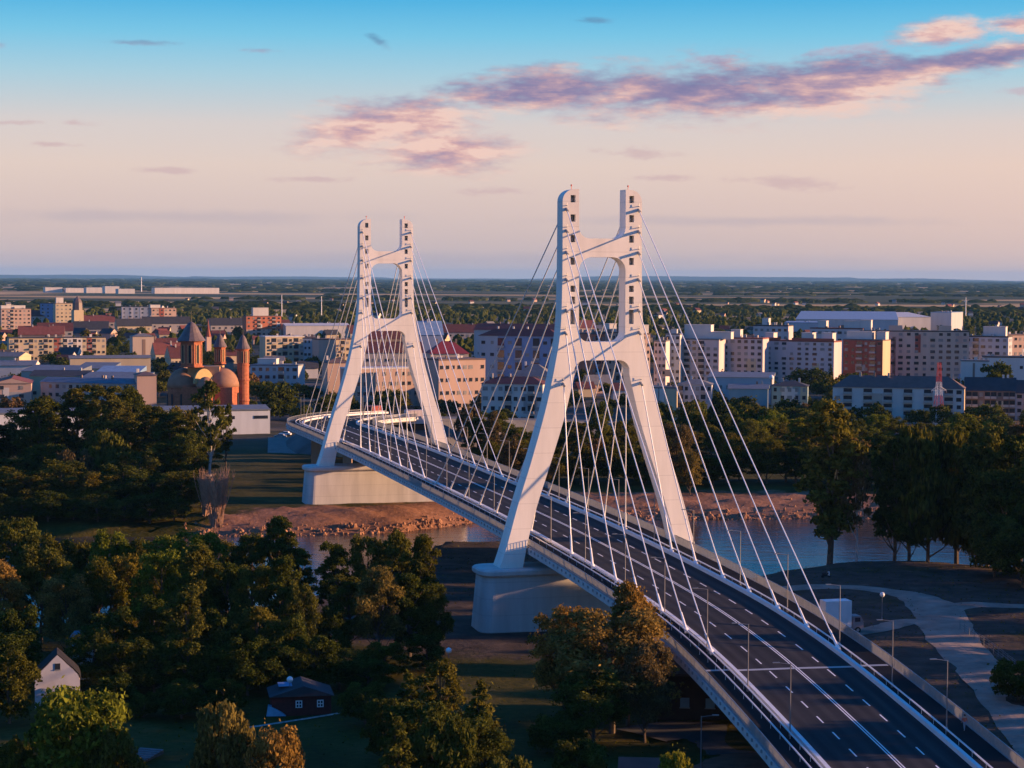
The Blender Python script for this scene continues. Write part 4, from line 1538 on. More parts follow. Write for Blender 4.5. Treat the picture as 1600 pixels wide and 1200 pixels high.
B("apartment_block", "grey block with stacked arched balconies between the lilac slabs", "apartment block", 1058, 1122, 530, 1010, 12, -22, 'lilac', 8, 6, balc=(1, 3), houses=((0.45, 14, 7), (0.92, 14, 3.5)), rmat='grey', group=G1)
B("apartment_block", "lilac slab with a slim blank stair tower right of the balconies", "apartment block", 1120, 1190, 528, 1020, 12, -22, 'lilac', 8, 7, houses=((0.38, 5, 4),), rmat='red', group=G1, panels=((0.0, 0.14, 0, 1.06, 'beige'), (0.24, 0.34, 0, 1.05, 'lilac')))
B("apartment_block", "pale greenish block just right of the near pylon leg", "apartment block", 1040, 1062, 522, 1005, 12, -14, 'white', 8, 3, houses=((0.5, 3, 2),), rmat='grey', group=G1)
B("apartment_block", "white narrow block half hidden by the near pylon", "apartment block", 1022, 1040, 533, 990, 12, -14, 'white', 7, 3, rmat='grey', group=G1)
B("apartment_block", "sunlit pink tower block touching the near pylon's right leg", "apartment block", 998, 1016, 522, 980, 14, 24, 'pink', 8, 3, houses=((0.6, 8, 4),), rmat='brownish', group=G1)
B("apartment_block", "orange and white sunlit block seen between the near pylon legs", "apartment block", 925, 945, 522, 985, 14, 26, 'orange', 7, 4, balc=(1,), rmat='brownish', group=G1)
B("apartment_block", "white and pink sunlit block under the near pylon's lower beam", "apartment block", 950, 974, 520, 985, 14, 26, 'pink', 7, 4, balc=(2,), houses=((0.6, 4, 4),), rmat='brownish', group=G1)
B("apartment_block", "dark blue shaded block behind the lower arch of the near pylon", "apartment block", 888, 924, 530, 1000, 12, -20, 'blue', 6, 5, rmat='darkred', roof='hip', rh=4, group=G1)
B("apartment_block", "long second-row block with red attic behind the lilac slabs", "apartment block", 1268, 1345, 512, 1180, 12, -24, 'lilac', 6, 8, rmat='red', group=G1, houses=((0.2, 5, 4), (0.8, 12, 4)))
B("apartment_block", "second-row lilac block with dark top left of the factory", "apartment block", 1178, 1230, 508, 1200, 12, -22, 'lilac', 6, 6, rmat='dark', group=G1, houses=((0.3, 4, 4),))
B("apartment_block", "second-row brown block behind the brick-red one", "apartment block", 1345, 1392, 516, 1170, 12, -20, 'brown', 6, 5, rmat='dark', group=G1, houses=((0.15, 6, 6),))
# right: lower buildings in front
B("apartment_block", "white five-storey block with broad brown hipped roof and balcony bays", "apartment block", 1306, 1502, 604, 760, 13, -14, 'white', 5, 13, balc=(1, 3, 5, 7, 9, 11), blank=(2, 4, 6, 8, 10), endmat='cream', roof='hip', rmat='brownish', rh=4.4, group="hip-roofed blocks on the right")
B("apartment_block", "brown balcony block with dark gabled roof at the right edge", "apartment block", 1512, 1586, 608, 770, 12, -12, 'brown', 4, 8, balc=(0, 1, 3, 4, 6, 7), roof='gable', rmat='dark', rh=5.0, group="hip-roofed blocks on the right")
B("apartment_block", "grey block with dark roof cut by the right picture edge", "apartment block", 1590, 1660, 612, 780, 12, -10, 'bluegrey', 4, 6, balc=(1, 3), roof='gable', rmat='dark', rh=5, group="hip-roofed blocks on the right")
B("shop_building", "low white building with a dark doorway strip before the beige block", "building", 1503, 1545, 562, 960, 12, -12, 'white', 0, 0, rmat='grey', panels=((0.42, 0.5, 0, 0.95, 'brown'),))
B("shop_building", "long low white building behind the round dark tree on the right", "building", 1540, 1640, 556, 1000, 14, -8, 'white', 2, 8, rmat='dark')
B("apartment_block", "small block painted teal, white and cream beside the water tank", "apartment block", 1207, 1262, 602, 800, 12, -10, 'teal', 4, 5, rmat='dark', roof='hip', rh=2, panels=((0.28, 0.42, 0, 1, 'white'), (0.5, 0.58, 0, 1, 'white'), (0.8, 1, 0, 1, 'cream')), group="low blocks behind the far-bank belt")
B("apartment_block", "low blue-white block with porch roofs under the cables on the right", "apartment block", 1060, 1112, 600, 790, 12, -8, 'bluegrey', 4, 6, balc=(0, 4), rmat='grey', roof='hip', rh=2, group="low blocks behind the far-bank belt")
B("apartment_block", "cream blank-walled block beside the near pylon's right leg", "apartment block", 1019, 1058, 606, 775, 12, -6, 'cream', 0, 0, rmat='grey', panels=((0, 0.5, 0, 1, 'white'), (0.26, 0.30, 0, 1, 'brown')), group="low blocks behind the far-bank belt")
B("warehouse", "long low blue-grey shed with metal roof left of the water tank", "shed", 1108, 1206, 588, 830, 18, -10, 'bluegrey', 2, 8, roof='mono', rmat='metal', rh=1.4)
B("warehouse", "pale shed wall half hidden by trees below the metal-roofed shed", "shed", 1140, 1200, 606, 790, 12, -8, 'teal', 1, 4, roof='gable', rmat='metal', rh=1.6)
# centre: behind and between the pylons
B("apartment_block", "blue shaded five-storey block with dark red mansard, left of the near pylon", "apartment block", 748, 872, 525, 935, 13, -16, 'blue', 5, 9, balc=(2, 4, 6, 8), roof='hip', rmat='darkred', rh=3.2, panels=((0.0, 0.24, 0, 1.0, 'bluegrey'),), group="blocks behind the main span")
B("apartment_block", "white-blue block with dark red roof above the main span", "apartment block", 752, 848, 600, 760, 12, -14, 'white', 4, 8, balc=(3, 6), roof='hip', rmat='darkred', rh=2.6, group="blocks behind the main span")
B("apartment_block", "sunlit pink block with scattered windows right of the far pylon", "apartment block", 686, 758, 563, 830, 14, 28, 'pink', 4, 8, rmat='brownish', group="blocks behind the main span")
B("apartment_block", "long sunlit pink block seen between the far pylon legs", "apartment block", 548, 682, 577, 850, 12, 24, 'pink', 4, 14, rmat='white', group="blocks behind the main span")
B("house", "house with tan hipped roof and lit sunshades beside the blue block", "house", 800, 862, 588, 850, 16, -10, 'beige', 1, 6, roof='hip', rmat='grey', rh=5)
B("apartment_block", "block with rose-red roof behind the pink one", "apartment block", 672, 732, 553, 900, 14, 10, 'beige', 2, 6, roof='hip', rmat='rose', rh=5.5, group="blocks behind the main span")
B("school_building", "dark blue roofed hall right of the far pylon's upper leg", "hall", 655, 692, 524, 1150, 20, 10, 'blue', 0, 0, roof='gable', rmat='blue', rh=8)
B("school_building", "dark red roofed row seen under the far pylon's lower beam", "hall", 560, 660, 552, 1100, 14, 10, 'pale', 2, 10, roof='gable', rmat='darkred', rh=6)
B("school_building", "second dark red roofed row under the far pylon's beam, farther back", "hall", 568, 690, 530, 1300, 14, 14, 'brown', 2, 8, roof='gable', rmat='darkred', rh=7)
B("warehouse", "long dark red roofed hall behind the blue block", "hall", 740, 868, 516, 1250, 20, -14, 'lilac', 1, 8, roof='gable', rmat='darkred', rh=4)
B("warehouse", "long white-roofed warehouse left of the far pylon", "warehouse", 448, 545, 510, 1750, 26, 16, 'white', 0, 0, roof='gable', rmat='white', rh=2)
# left
B("apartment_block", "cream balcony block in the sun left of the far pylon", "apartment block", 416, 474, 528, 1180, 12, 24, 'cream', 5, 7, balc=(1, 3, 5), rmat='white', group="blocks left of the far pylon")
B("apartment_block", "blue-white recessed block beside the salmon wall", "apartment block", 474, 498, 530, 1185, 12, 6, 'bluegrey', 5, 4, rmat='brownish', group="blocks left of the far pylon")
B("apartment_block", "salmon blank-walled block in the sun left of the far pylon", "apartment block", 498, 524, 532, 1160, 12, 24, 'pink', 0, 0, rmat='brownish', group="blocks left of the far pylon")
B("apartment_block", "cream block just touching the far pylon's left edge", "apartment block", 524, 554, 532, 1180, 12, 24, 'cream', 5, 4, balc=(1,), rmat='brownish', group="blocks left of the far pylon")
B("apartment_block", "white-blue shaded block right of the church", "apartment block", 390, 466, 573, 930, 13, -8, 'bluegrey', 4, 7, balc=(4,), rmat='metal', group="blocks left of the far pylon", houses=((0.3, 9, 2.5),))
B("kiosk", "small pale orange roofed block left of the far pylon's leg", "building", 512, 545, 568, 870, 10, 20, 'pink', 0, 0, roof='hip', rmat='brownish', rh=2)
B("apartment_block", "red-orange block with a white rooftop house in the sun", "apartment block", 386, 438, 496, 1750, 14, 22, 'orange', 6, 7, balc=(2, 5), houses=((0.45, 14, 7),), rmat='brownish', group="sunlit blocks on the left", panels=((0, 1, 0, 0.45, 'pink'),))
B("apartment_block", "pink and white six-storey block in the sun, upper left corner", "apartment block", 4, 46, 486, 1950, 14, 24, 'pink', 6, 7, balc=(2,), houses=((0.2, 10, 3), (0.6, 14, 3)), rmat='brownish', group="sunlit blocks on the left")
B("apartment_block", "salmon block with red centre strip behind the church", "apartment block", 238, 274, 484, 2000, 14, 24, 'pink', 6, 6, houses=((0.2, 10, 3),), rmat='brownish', group="sunlit blocks on the left", panels=((0.3, 0.5, 0, 1, 'red'),))
B("apartment_block", "grey tower block with white vertical bands left of the salmon block", "apartment block", 190, 236, 482, 2050, 14, 10, 'bluegrey', 6, 5, rmat='dark', group="sunlit blocks on the left", panels=((0.02, 0.1, 0, 1, 'white'), (0.3, 0.38, 0, 1, 'white'), (0.62, 0.7, 0, 1, 'white')))
B("apartment_block", "blue shaded tower block in the upper left", "apartment block", 62, 88, 477, 2250, 14, -12, 'blue', 6, 3, rmat='dark', group="sunlit blocks on the left")
B("apartment_block", "cream stepped block right of the blue tower block", "apartment block", 88, 112, 477, 2200, 14, 24, 'cream', 6, 4, houses=((0.3, 8, 6),), rmat='brownish', group="sunlit blocks on the left")
B("apartment_block", "long four-storey cream block with brick-red panels and white balconies", "apartment block", 20, 160, 531, 1300, 13, 20, 'cream', 4, 20, balc=(1, 4, 7, 11, 13, 17), rmat='dark', group="sunlit blocks on the left", panels=((0.46, 0.53, 0, 1, 'red'), (0.8, 0.85, 0, 1, 'red'), (0.56, 0.75, 0, 1, 'white')))
B("house", "small beige house with a dark stair strip in the sun", "house", 208, 239, 528, 1250, 12, 20, 'beige', 0, 0, roof='hip', rmat='grey', rh=2, panels=((0.45, 0.6, 0, 0.9, 'brown'),))
B("warehouse", "long low cream shed in the sun left of the church", "shed", 112, 232, 562, 1010, 14, 14, 'cream', 1, 14, roof='mono', rmat='grey', rh=1.0)
B("apartment_block", "salmon gabled block at the left edge behind the dark crown", "apartment block", -12, 46, 602, 830, 26, 12, 'pink', 3, 2, roof='front', rmat='red', rh=2.2)
B("apartment_block", "long pale shaded block with a sunlit right end wall", "apartment block", 56, 216, 601, 840, 13, -18, 'pale', 3, 14, roof='gable', rmat='metal', rh=2)
B("apartment_block", "pale end block with a shadowed corner left of the church", "apartment block", 214, 243, 589, 830, 14, 16, 'pink', 0, 0, roof='hip', rmat='brownish', rh=1.5)
sheds = [(30, 120, 583, 900, 'metal', 'pale', "with a wide grey roof"), (118, 172, 578, 930, 'metal', 'cream', "with a lit front"), (150, 215, 584, 885, 'blue', 'bluegrey', "with blue tin roof"),
         (-20, 52, 574, 960, 'metal', 'white', "at the left edge"), (45, 135, 590, 870, 'dark', 'cream', "with dark flat roof"), (122, 222, 594, 858, 'metal', 'bluegrey', "nearest the long pale block"), (-15, 30, 560, 1080, 'grey', 'cream', "low and sunlit at the far left")]
for x0, x1, yt, Y, rm, wl, t in sheds:
    B("factory_shed", "factory shed %s, left of the church" % t, "shed", x0, x1, yt, Y, 16, rnd.uniform(-14, 6), wl, 1, 6, roof=rnd.choice(['gable', 'mono']), rmat=rm, rh=2.2, group="factory sheds on the left")
rows = [(48, 112, 497, 1850, 'darkred', 'pale', "dark red roofed row behind the long cream block"), (128, 178, 506, 1700, 'red', 'beige', "bright red roofed row with small lit dormers"), (60, 112, 520, 1450, 'darkred', 'pale', "rust-red roofed row just above the long cream block"),
        (30, 98, 526, 1380, 'red', 'brown', "red roofed low row left, touching the long cream block"), (115, 168, 517, 1500, 'dark', 'pale', "black roofed row with pale gable left of the church"), (185, 235, 512, 1560, 'dark', 'cream', "dark roofed row with a sunlit cream gable"),
        (225, 295, 508, 1600, 'dark', 'pale', "dark roofed row behind the church's main tower"), (330, 385, 510, 1580, 'dark', 'pale', "dark roofed row between church and red-orange block"), (244, 285, 556, 1050, 'red', 'cream', "red roofed house close left of the church"),
        (268, 300, 562, 1000, 'darkred', 'cream', "cream gabled house touching the church's left side"), (236, 262, 548, 1100, 'darkred', 'beige', "dark red roofed house behind the cream gabled one"), (548, 600, 522, 1500, 'darkred', 'pale', "red roofed row behind the far pylon's left column"),
        (690, 745, 520, 1450, 'darkred', 'pale', "dark red roofed row right of the far pylon"), (870, 930, 512, 1400, 'red', 'pink', "red roofed row behind the near pylon's left column")]
for x0, x1, yt, Y, rm, wl, lab in rows:
    B("house_row", lab, "house row", x0, x1, yt, (HC - 7.5) * F / (yt + 4 - 434), 15, rnd.uniform(8, 26), wl, 2, 6, roof='gable', rmat=rm, rh=7, group="roofed rows of the old town")
# factory beyond the city, right
B("factory_hall", "vast blue-roofed factory hall beyond the right-hand blocks", "factory", 1245, 1400, 497, 1950, 180, -10, 'bluegrey', 1, 12, roof='mono', rmat='blue', rh=5)
B("factory_hall", "white flat annex at the left end of the blue factory roof", "factory", 1226, 1280, 503, 1880, 60, -10, 'bluegrey', 0, 0, rmat='blue')
B("factory_hall", "white factory wing with a sunlit end right of the blue roof", "factory", 1395, 1455, 493, 2050, 60, 12, 'white', 0, 0, roof='mono', rmat='white', rh=4)
B("factory_hall", "blue-grey factory block with a cream lit end, far right of the roof", "factory", 1455, 1484, 486, 2100, 40, -30, 'bluegrey', 0, 0, rmat='blue')
# far sunlit works on the left horizon
for x0, x1, yt, Y, t in ((72, 97, 452, 6500, "short"), (104, 132, 453, 6500, "low"), (136, 160, 452, 6400, "stepped"), (165, 186, 450, 6300, "tall"), (186, 210, 454, 6200, "flat"), (245, 340, 452, 6300, "long")):
    B("distant_works", "%s white factory building gleaming far off on the left plain" % t, "factory", x0, x1, yt, Y, 60, 20, 'white', 0, 0, rmat='white', group="white works on the plain")
# small far houses and trees of the suburb
rh_ = random.Random(21)
HM = {}


def small_house(x, y, s, rm, wl, rot, town=False):
    key = (rm, wl)
    if key not in HM:
        mb = MB()
        mb.box((0, 0, 2.2), (9, 8, 5.4))
        w = mb.mesh("wall", WALL[wl])
        mb = MB()
        mb.add([(-5, -4.6, 4.8), (5, -4.6, 4.8), (5, 4.6, 4.8), (-5, 4.6, 4.8), (-5, 0, 8.3), (5, 0, 8.3)], [(0, 1, 5, 4), (1, 2, 5), (2, 3, 4, 5), (3, 0, 4), (3, 2, 1, 0)])
        mb.add([(5.03, -4, 4.9), (5.03, 4, 4.9), (5.03, 0, 7.9), (5.01, -4, 4.9), (5.01, 4, 4.9), (5.01, 0, 7.9)], [(0, 1, 2), (0, 3, 4, 1), (1, 4, 5, 2), (2, 5, 3, 0)], 1)
        r = mb.mesh("roof", [ROOF[rm], WALL[wl]])
        HM[key] = (w, r)
    w, r = HM[key]
    nm = {'red': "red tiled", 'darkred': "dark red", 'dark': "black", 'grey': "grey", 'white': "pale"}[rm]
    wn = {'white': "white", 'cream': "cream", 'pink': "pink"}[wl]
    t = thing("suburban_house", ("small %s house with %s roof squeezed between the city blocks" if town else "small far %s house with %s roof among the suburb trees") % (wn, nm), "house", (x, y, 0), rot, "small town houses between the blocks" if town else "small houses of the far suburb")
    t.scale = (s, s, s)
    link("wall", w, t)
    link("roof", r, t)


for i in range(190):
    Y = 1350 * (3.4 ** rh_.random())
    px = rh_.uniform(-20, 1620)
    if px > 1180 and Y < 1500:
        continue
    small_house(px_x(px, Y), Y, rh_.uniform(0.6, 1.15), rh_.choice(['red', 'darkred', 'dark', 'grey', 'dark', 'darkred']), rh_.choice(['white', 'cream', 'pink']), rh_.uniform(-0.6, 0.9))

n_h = 0
while n_h < 110:
    Y = 900 * (2.2 ** rh_.random())
    X = px_x(rh_.uniform(-20, 1010), Y)
    if any(abs(X - fx) < fw / 2 + 8 and -14 < Y - fy < fd + 12 for fx, fy, fw, fd in FOOT) or abs(X + 115) < 22 and Y < 800:
        if rh_.random() < 0.97:
            continue
        n_h += 1
        continue
    small_house(X, Y, rh_.uniform(0.8, 1.35), rh_.choice(['red', 'darkred', 'dark', 'grey', 'darkred']), rh_.choice(['white', 'cream', 'pink']), rh_.uniform(-0.5, 0.9), True)
    n_h += 1

# city trees: countable crowns between the buildings
zones = [((-20, 380), (900, 1330), "in the old town", 22), ((380, 700), (760, 1500), "around the far pylon", 22), ((700, 1010), (700, 1450), "behind the main span", 20),
         ((1010, 1320), (690, 960), "before the lilac slabs", 20), ((1290, 1620), (690, 985), "around the hip-roofed blocks", 20), ((-20, 760), (1400, 2100), "far behind the church", 10), ((760, 1620), (1250, 2100), "beyond the slab blocks", 10)]
for (xa, xb), (ya, yb), place, n in zones:
    items = []
    for k in range(n):
        Y = ya * (yb / ya) ** rb.random()
        px = rb.uniform(xa, xb)
        hgt = rb.uniform(7, 13)
        z_top = 433 + (HC - hgt) * F / Y
        items.append((px, Y, z_top, rb.uniform(7, 12) / Y * F, 'city', rb.choice([0, 0, 0, 1, 1, 3])))
    grove(items, "city tree", place, "city trees " + place)
tree(15, 760, 618, 40, 'city', 3, "dark round crown before the salmon gabled block at the left edge")
tree(1270, 990, 572, 62, 'city', 0, "wide dark round tree at the foot of the lilac slab block")
tree(1340, 1000, 577, 44, 'city', 0, "round dark tree at the foot of the brick-red block")
tree(1299, 985, 568, 14, 'conical', 0, "dark cypress shape at the corner of the sunlit end wall", name="cypress_tree")
tree(1560, 930, 560, 58, 'city', 0, "big round dark tree before the long low white building")
tree(430, 800, 592, 52, 'city', 0, "dark tree before the white-blue block right of the church")
tree(735, 620, 628, 40, 'city', 3, "russet tree beside the white-blue block above the main span")
tree(648, 700, 652, 34, 'city', 0, "round dark tree left of the far pylon's right leg")

# the many smaller crowns between the houses: one mass
v_all = []
for (xa, xb), (ya, yb), n in (((-20, 420), (880, 2300), 190), ((380, 1010), (700, 2200), 180), ((1010, 1620), (690, 980), 80), ((1010, 1620), (1130, 2300), 150)):
    for k in range(n):
        Y = ya * (yb / ya) ** rb.random()
        X = px_x(rb.uniform(xa, xb), Y)
        cm, tm, H, rx = proto('city', k % 3, 0)
        co = np.empty(len(cm.vertices) * 3, np.float32)
        cm.vertices.foreach_get('co', co)
        s_ = rb.uniform(0.5, 0.95)
        a_ = rb.uniform(0, 6.28)
        co = co.reshape(-1, 4, 3)[:: (2 if Y > 1200 else 1)].reshape(-1, 3) * s_
        rot = np.array([[math.cos(a_), math.sin(a_), 0], [-math.sin(a_), math.cos(a_), 0], [0, 0, 1]])
        v_all.append(co @ rot + np.array([X, Y, 0]))
v = np.concatenate(v_all)
n = len(v)
me = bpy.data.meshes.new("street_greenery")
me.vertices.add(n)
me.vertices.foreach_set('co', v.astype(np.float32).ravel())
me.loops.add(n)
me.loops.foreach_set('vertex_index', np.arange(n, dtype=np.int32))
me.polygons.add(n // 4)
me.polygons.foreach_set('loop_start', np.arange(0, n, 4, dtype=np.int32))
me.update(calc_edges=True)
me.materials.append(M_LEAF[0])
tag(link("street_greenery", me), "small dark crowns and shrubs filling the gaps between city blocks", "greenery", kind="stuff")

# far woods on the plain: one mass
v_all, n_far = [], 9000
Yf_ = 2300 * (14.5 ** rs2.uniform(0, 1, n_far))
Xf_ = rs2.uniform(-0.30, 0.30, n_far) * Yf_
dens = vnoise(Xf_ / 3.0, Yf_, 420.0, 4.0) + 0.6 * vnoise(Xf_ / 2.0, Yf_, 1500.0, 1.0)
keep = dens > np.where(Yf_ < 3000, -0.35, np.where(Yf_ < 5600, 0.38, 0.05))
Xf_, Yf_ = Xf_[keep], Yf_[keep]
# suburb crowns
Ys = 1400 * (2.3 ** rs2.uniform(0, 1, 1500))
Xs = rs2.uniform(-0.29, 0.29, 1500) * Ys
Xf_, Yf_ = np.concatenate([Xf_, Xs]), np.concatenate([Yf_, Ys])
mb_v, mb_f = [], []
base = []
for k in range(6):
    t = k * math.pi / 3
    base.append((math.cos(t), math.sin(t), 0.0))
for k in range(6):
    t = k * math.pi / 3 + 0.5
    base.append((0.85 * math.cos(t), 0.85 * math.sin(t), 0.62))
base.append((0, 0, 1.0))
bf = [(k, (k + 1) % 6, 6 + (k + 1) % 6, 6 + k) for k in range(6)] + [(6 + k, 6 + (k + 1) % 6, 12) for k in range(6)]
for x, y in zip(Xf_, Yf_):
    s = max(4.5, y * 0.0016) * rs2.uniform(0.6, 1.25)
    wd = s * (1.0 if y < 3000 else rs2.uniform(1.5, 4.0))
    hh = min(max(8, y * 0.0012), 16) * rs2.uniform(0.7, 1.2)
    o = len(mb_v)
    for bx, by, bz in base:
        j = rs2.uniform(0.8, 1.2)
        mb_v.append((x + bx * wd * j, y + by * s * j, bz * hh * j))
    mb_f += [tuple(i + o for i in q) for q in bf]
mb = MB()
mb.add(mb_v, mb_f)
tag(mb.obj("far_woods", M_LEAF[0]), "dark woods and hedges spread over the plain", "woods", kind="stuff")

# low hills on the horizon
mb = MB()
N = 160
vs = []
for i in range(N + 1):
    x = -16000 + 32000 * i / N
    h = 20 + 60 * max(0, vnoise(np.array([x]), np.array([0.0]), 3800.0, 2.0)[0] + 0.35) + 14 * vnoise(np.array([x]), np.array([0.0]), 900.0, 5.0)[0]
    if -6500 < x < -2500 or 1000 < x < 7000:
        h += 25
    vs += [(x, 39000, -5), (x, 40200, max(5, h)), (x, 41500, max(5, h) * 0.8), (x, 43000, -5)]
fs = []
for i in range(N):
    for k in range(3):
        a = i * 4 + k
        fs.append((a, a + 4, a + 5, a + 1))
mb.add(vs, fs)
tag(mb.obj("hills", mat("hill_cover", (0.04, 0.045, 0.03), 0.95, 0.3, 0.001), smooth=True), kind="structure")

# ------------------------------------------------------------------ church
Yc = 765.0


def cxp(px):
    return px_x(px, Yc)


def czp(py):
    return py_z(py, Yc)


ch = thing("church", "brick church with three dark-capped towers and brown half-domes", "church", (cxp(325), Yc, 0), 0)
OX = cxp(325)


def cpart(mb, name, m, parent=None, smooth=False):
    return mb.obj(name, m, parent or ch, smooth)


mb = MB()
mb.box((cxp(326) - OX, 3, czp(606) / 2 - 0.5), (cxp(368) - cxp(290), 16, czp(606) + 1))
cpart(mb, "nave_wall", M_BRICK)
mb = MB()
mb.box((cxp(318) - OX, 5.5, czp(590)), (cxp(340) - cxp(290), 13, czp(575) - czp(606)))
cpart(mb, "crossing_base", M_BRICKY)


def dome(px, py_top, py_base, rpx, yo, m, name, wall=True):
    r = rpx / F * Yc
    z0, z1_ = czp(py_base), czp(py_top)
    prof = [(r * math.cos(R(a)), (z1_ - z0) * math.sin(R(a))) for a in range(0, 90, 12)] + [(0.05, z1_ - z0)]
    mb = MB()
    mb.lathe((cxp(px) - OX, yo, z0), prof, 24)
    cpart(mb, name, m, smooth=True)
    if wall:
        mb = MB()
        mb.lathe((cxp(px) - OX, yo, 0), [(r * 0.97, -1), (r * 0.97, z0 - 0.05)], 24)
        cpart(mb, "apse_wall", M_BRICK)
        for k in range(5):
            a = R(200 + k * 35)
            q = (cxp(px) - OX + r * 0.985 * math.cos(a), yo + r * 0.985 * math.sin(a), z0 * 0.55)
            w_ = MB()
            w_.box(q, (0.9, 0.35, z0 * 0.5), a - math.pi / 2)
            w_.tube((q[0], q[1], q[2] + z0 * 0.25), (q[0] + 0.2 * math.cos(a), q[1] + 0.2 * math.sin(a), q[2] + z0 * 0.25), 0.45, n=12)
            cpart(w_, "arched_window", M_GLASS)


dome(285, 577, 608, 27, 3, M_COPPER, "half_dome")
dome(346, 576, 606, 27, 3, M_COPPER, "half_dome")
dome(325, 589, 606, 14, -7, M_COPPER, "half_dome")
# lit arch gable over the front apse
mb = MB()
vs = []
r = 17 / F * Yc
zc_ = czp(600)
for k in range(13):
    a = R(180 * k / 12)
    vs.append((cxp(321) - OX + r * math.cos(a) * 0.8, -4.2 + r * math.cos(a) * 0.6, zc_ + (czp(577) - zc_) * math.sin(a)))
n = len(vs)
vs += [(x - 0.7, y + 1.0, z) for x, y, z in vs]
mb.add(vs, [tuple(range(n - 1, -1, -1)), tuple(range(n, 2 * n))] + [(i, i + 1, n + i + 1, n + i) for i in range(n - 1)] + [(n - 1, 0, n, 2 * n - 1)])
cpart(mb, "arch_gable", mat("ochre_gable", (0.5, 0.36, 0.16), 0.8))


def church_tower(px, rpx, y_wall0, y_wall1, y_roof, y_spire, yo, full=False, nsid=8):
    r = rpx / F * Yc
    z0, z1_, z2_, z3 = czp(y_wall1), czp(y_wall0), czp(y_roof), czp(y_spire)
    c = (cxp(px) - OX, yo, 0)
    mb = MB()
    prof = []
    if full:
        prof += [(r * 0.98, -1), (r * 0.98, z0 * 0.35), (r * 1.08, z0 * 0.36), (r * 1.08, z0 * 0.39), (r * 0.98, z0 * 0.4), (r * 0.98, z0 * 0.72), (r * 1.08, z0 * 0.73), (r * 1.08, z0 * 0.76), (r * 0.98, z0 * 0.77), (r * 0.98, z0)]
    prof += [(r * 1.1, z0 + 0.01), (r * 1.1, z0 + 0.35), (r * 0.95, z0 + 0.36), (r * 0.95, z1_ - 0.4), (r * 1.1, z1_ - 0.39), (r * 1.1, z1_)]
    mb.lathe(c, prof, nsid if not full else 16, a0=math.pi / 8)
    tw = cpart(mb, "tower", M_BRICK)
    for k in range(8):
        a = k * math.pi / 4
        ra = r * 0.95 * math.cos(math.pi / nsid) if not full else r * 0.95
        q = (c[0] + ra * math.cos(a), c[1] + ra * math.sin(a), (z0 + z1_) / 2)
        w_ = MB()
        w_.box(q, (r * 0.2, 0.28, (z1_ - z0) * 0.66), a + math.pi / 2)
        cpart(w_, "louvre", M_DARK, tw)
        w_ = MB()
        for sd in (-1, 1):
            p2 = (q[0] - math.sin(a) * sd * r * 0.16, q[1] + math.cos(a) * sd * r * 0.16, q[2])
            w_.box(p2, (0.22, 0.4, (z1_ - z0) * 0.72), a + math.pi / 2)
        cpart(w_, "louvre_frame", M_BRICKY, tw)
    mb = MB()
    hr = z2_ - z1_
    mb.lathe((c[0], c[1], z1_), [(r * 1.28, 0), (r * 1.05, hr * 0.18), (r * 0.78, hr * 0.42), (r * 0.55, hr * 0.72), (r * 0.30, hr * 0.9), (0.12, hr), (0.07, hr + (z3 - z2_) * 0.5)], 16)
    cap = cpart(mb, "spire_cap", M_SLATE)
    mb = MB()
    zz = z2_ + (z3 - z2_) * 0.4
    mb.box((c[0], c[1], (zz + z3) / 2), (0.18, 0.18, z3 - zz))
    mb.box((c[0], c[1], zz + (z3 - zz) * 0.62), (1.0, 0.18, 0.18))
    cpart(mb, "cross", mat("gilt_cross", (0.5, 0.35, 0.12), 0.4, metal=0.6), cap)


church_tower(300, 18, 534, 575, 504, 488, -2)
church_tower(338, 9, 545, 572, 525, 517, 9)
church_tower(377, 9.5, 547, 573, 525, 517, 4, full=True)

# second spire and dark domed tower in the old town
for px, Y, yb, yw, yt, rpx, m, lab in ((325, 1350, 545, 528, 500, 4.5, WALL['pink'], "slim pink church spire behind the brick church"), (121, 1800, 504, 487, 464, 9, WALL['cream'], "pale square tower with a black dome in the old town")):
    t = thing("church_tower", lab, "tower", (px_x(px, Y), Y, 0), 0.5)
    mb = MB()
    r = rpx / F * Y
    mb.box((0, 0, py_z(yw, Y) / 2), (r * 1.7, r * 1.7, py_z(yw, Y)))
    mb.obj("tower_wall", m, t)
    mb = MB()
    hr = py_z(yt, Y) - py_z(yw, Y)
    if yt == 500:
        mb.lathe((0, 0, py_z(yw, Y)), [(r * 1.1, 0), (r * 0.5, hr * 0.4), (0.1, hr)], 8)
    else:
        mb.lathe((0, 0, py_z(yw, Y)), [(r * 0.9, 0), (r * 0.85, hr * 0.5), (r * 0.6, hr * 0.72), (r * 0.25, hr * 0.85), (0.15, hr)], 8)
    mb.obj("tower_cap", M_SLATE if yt != 500 else WALL['red'], t)

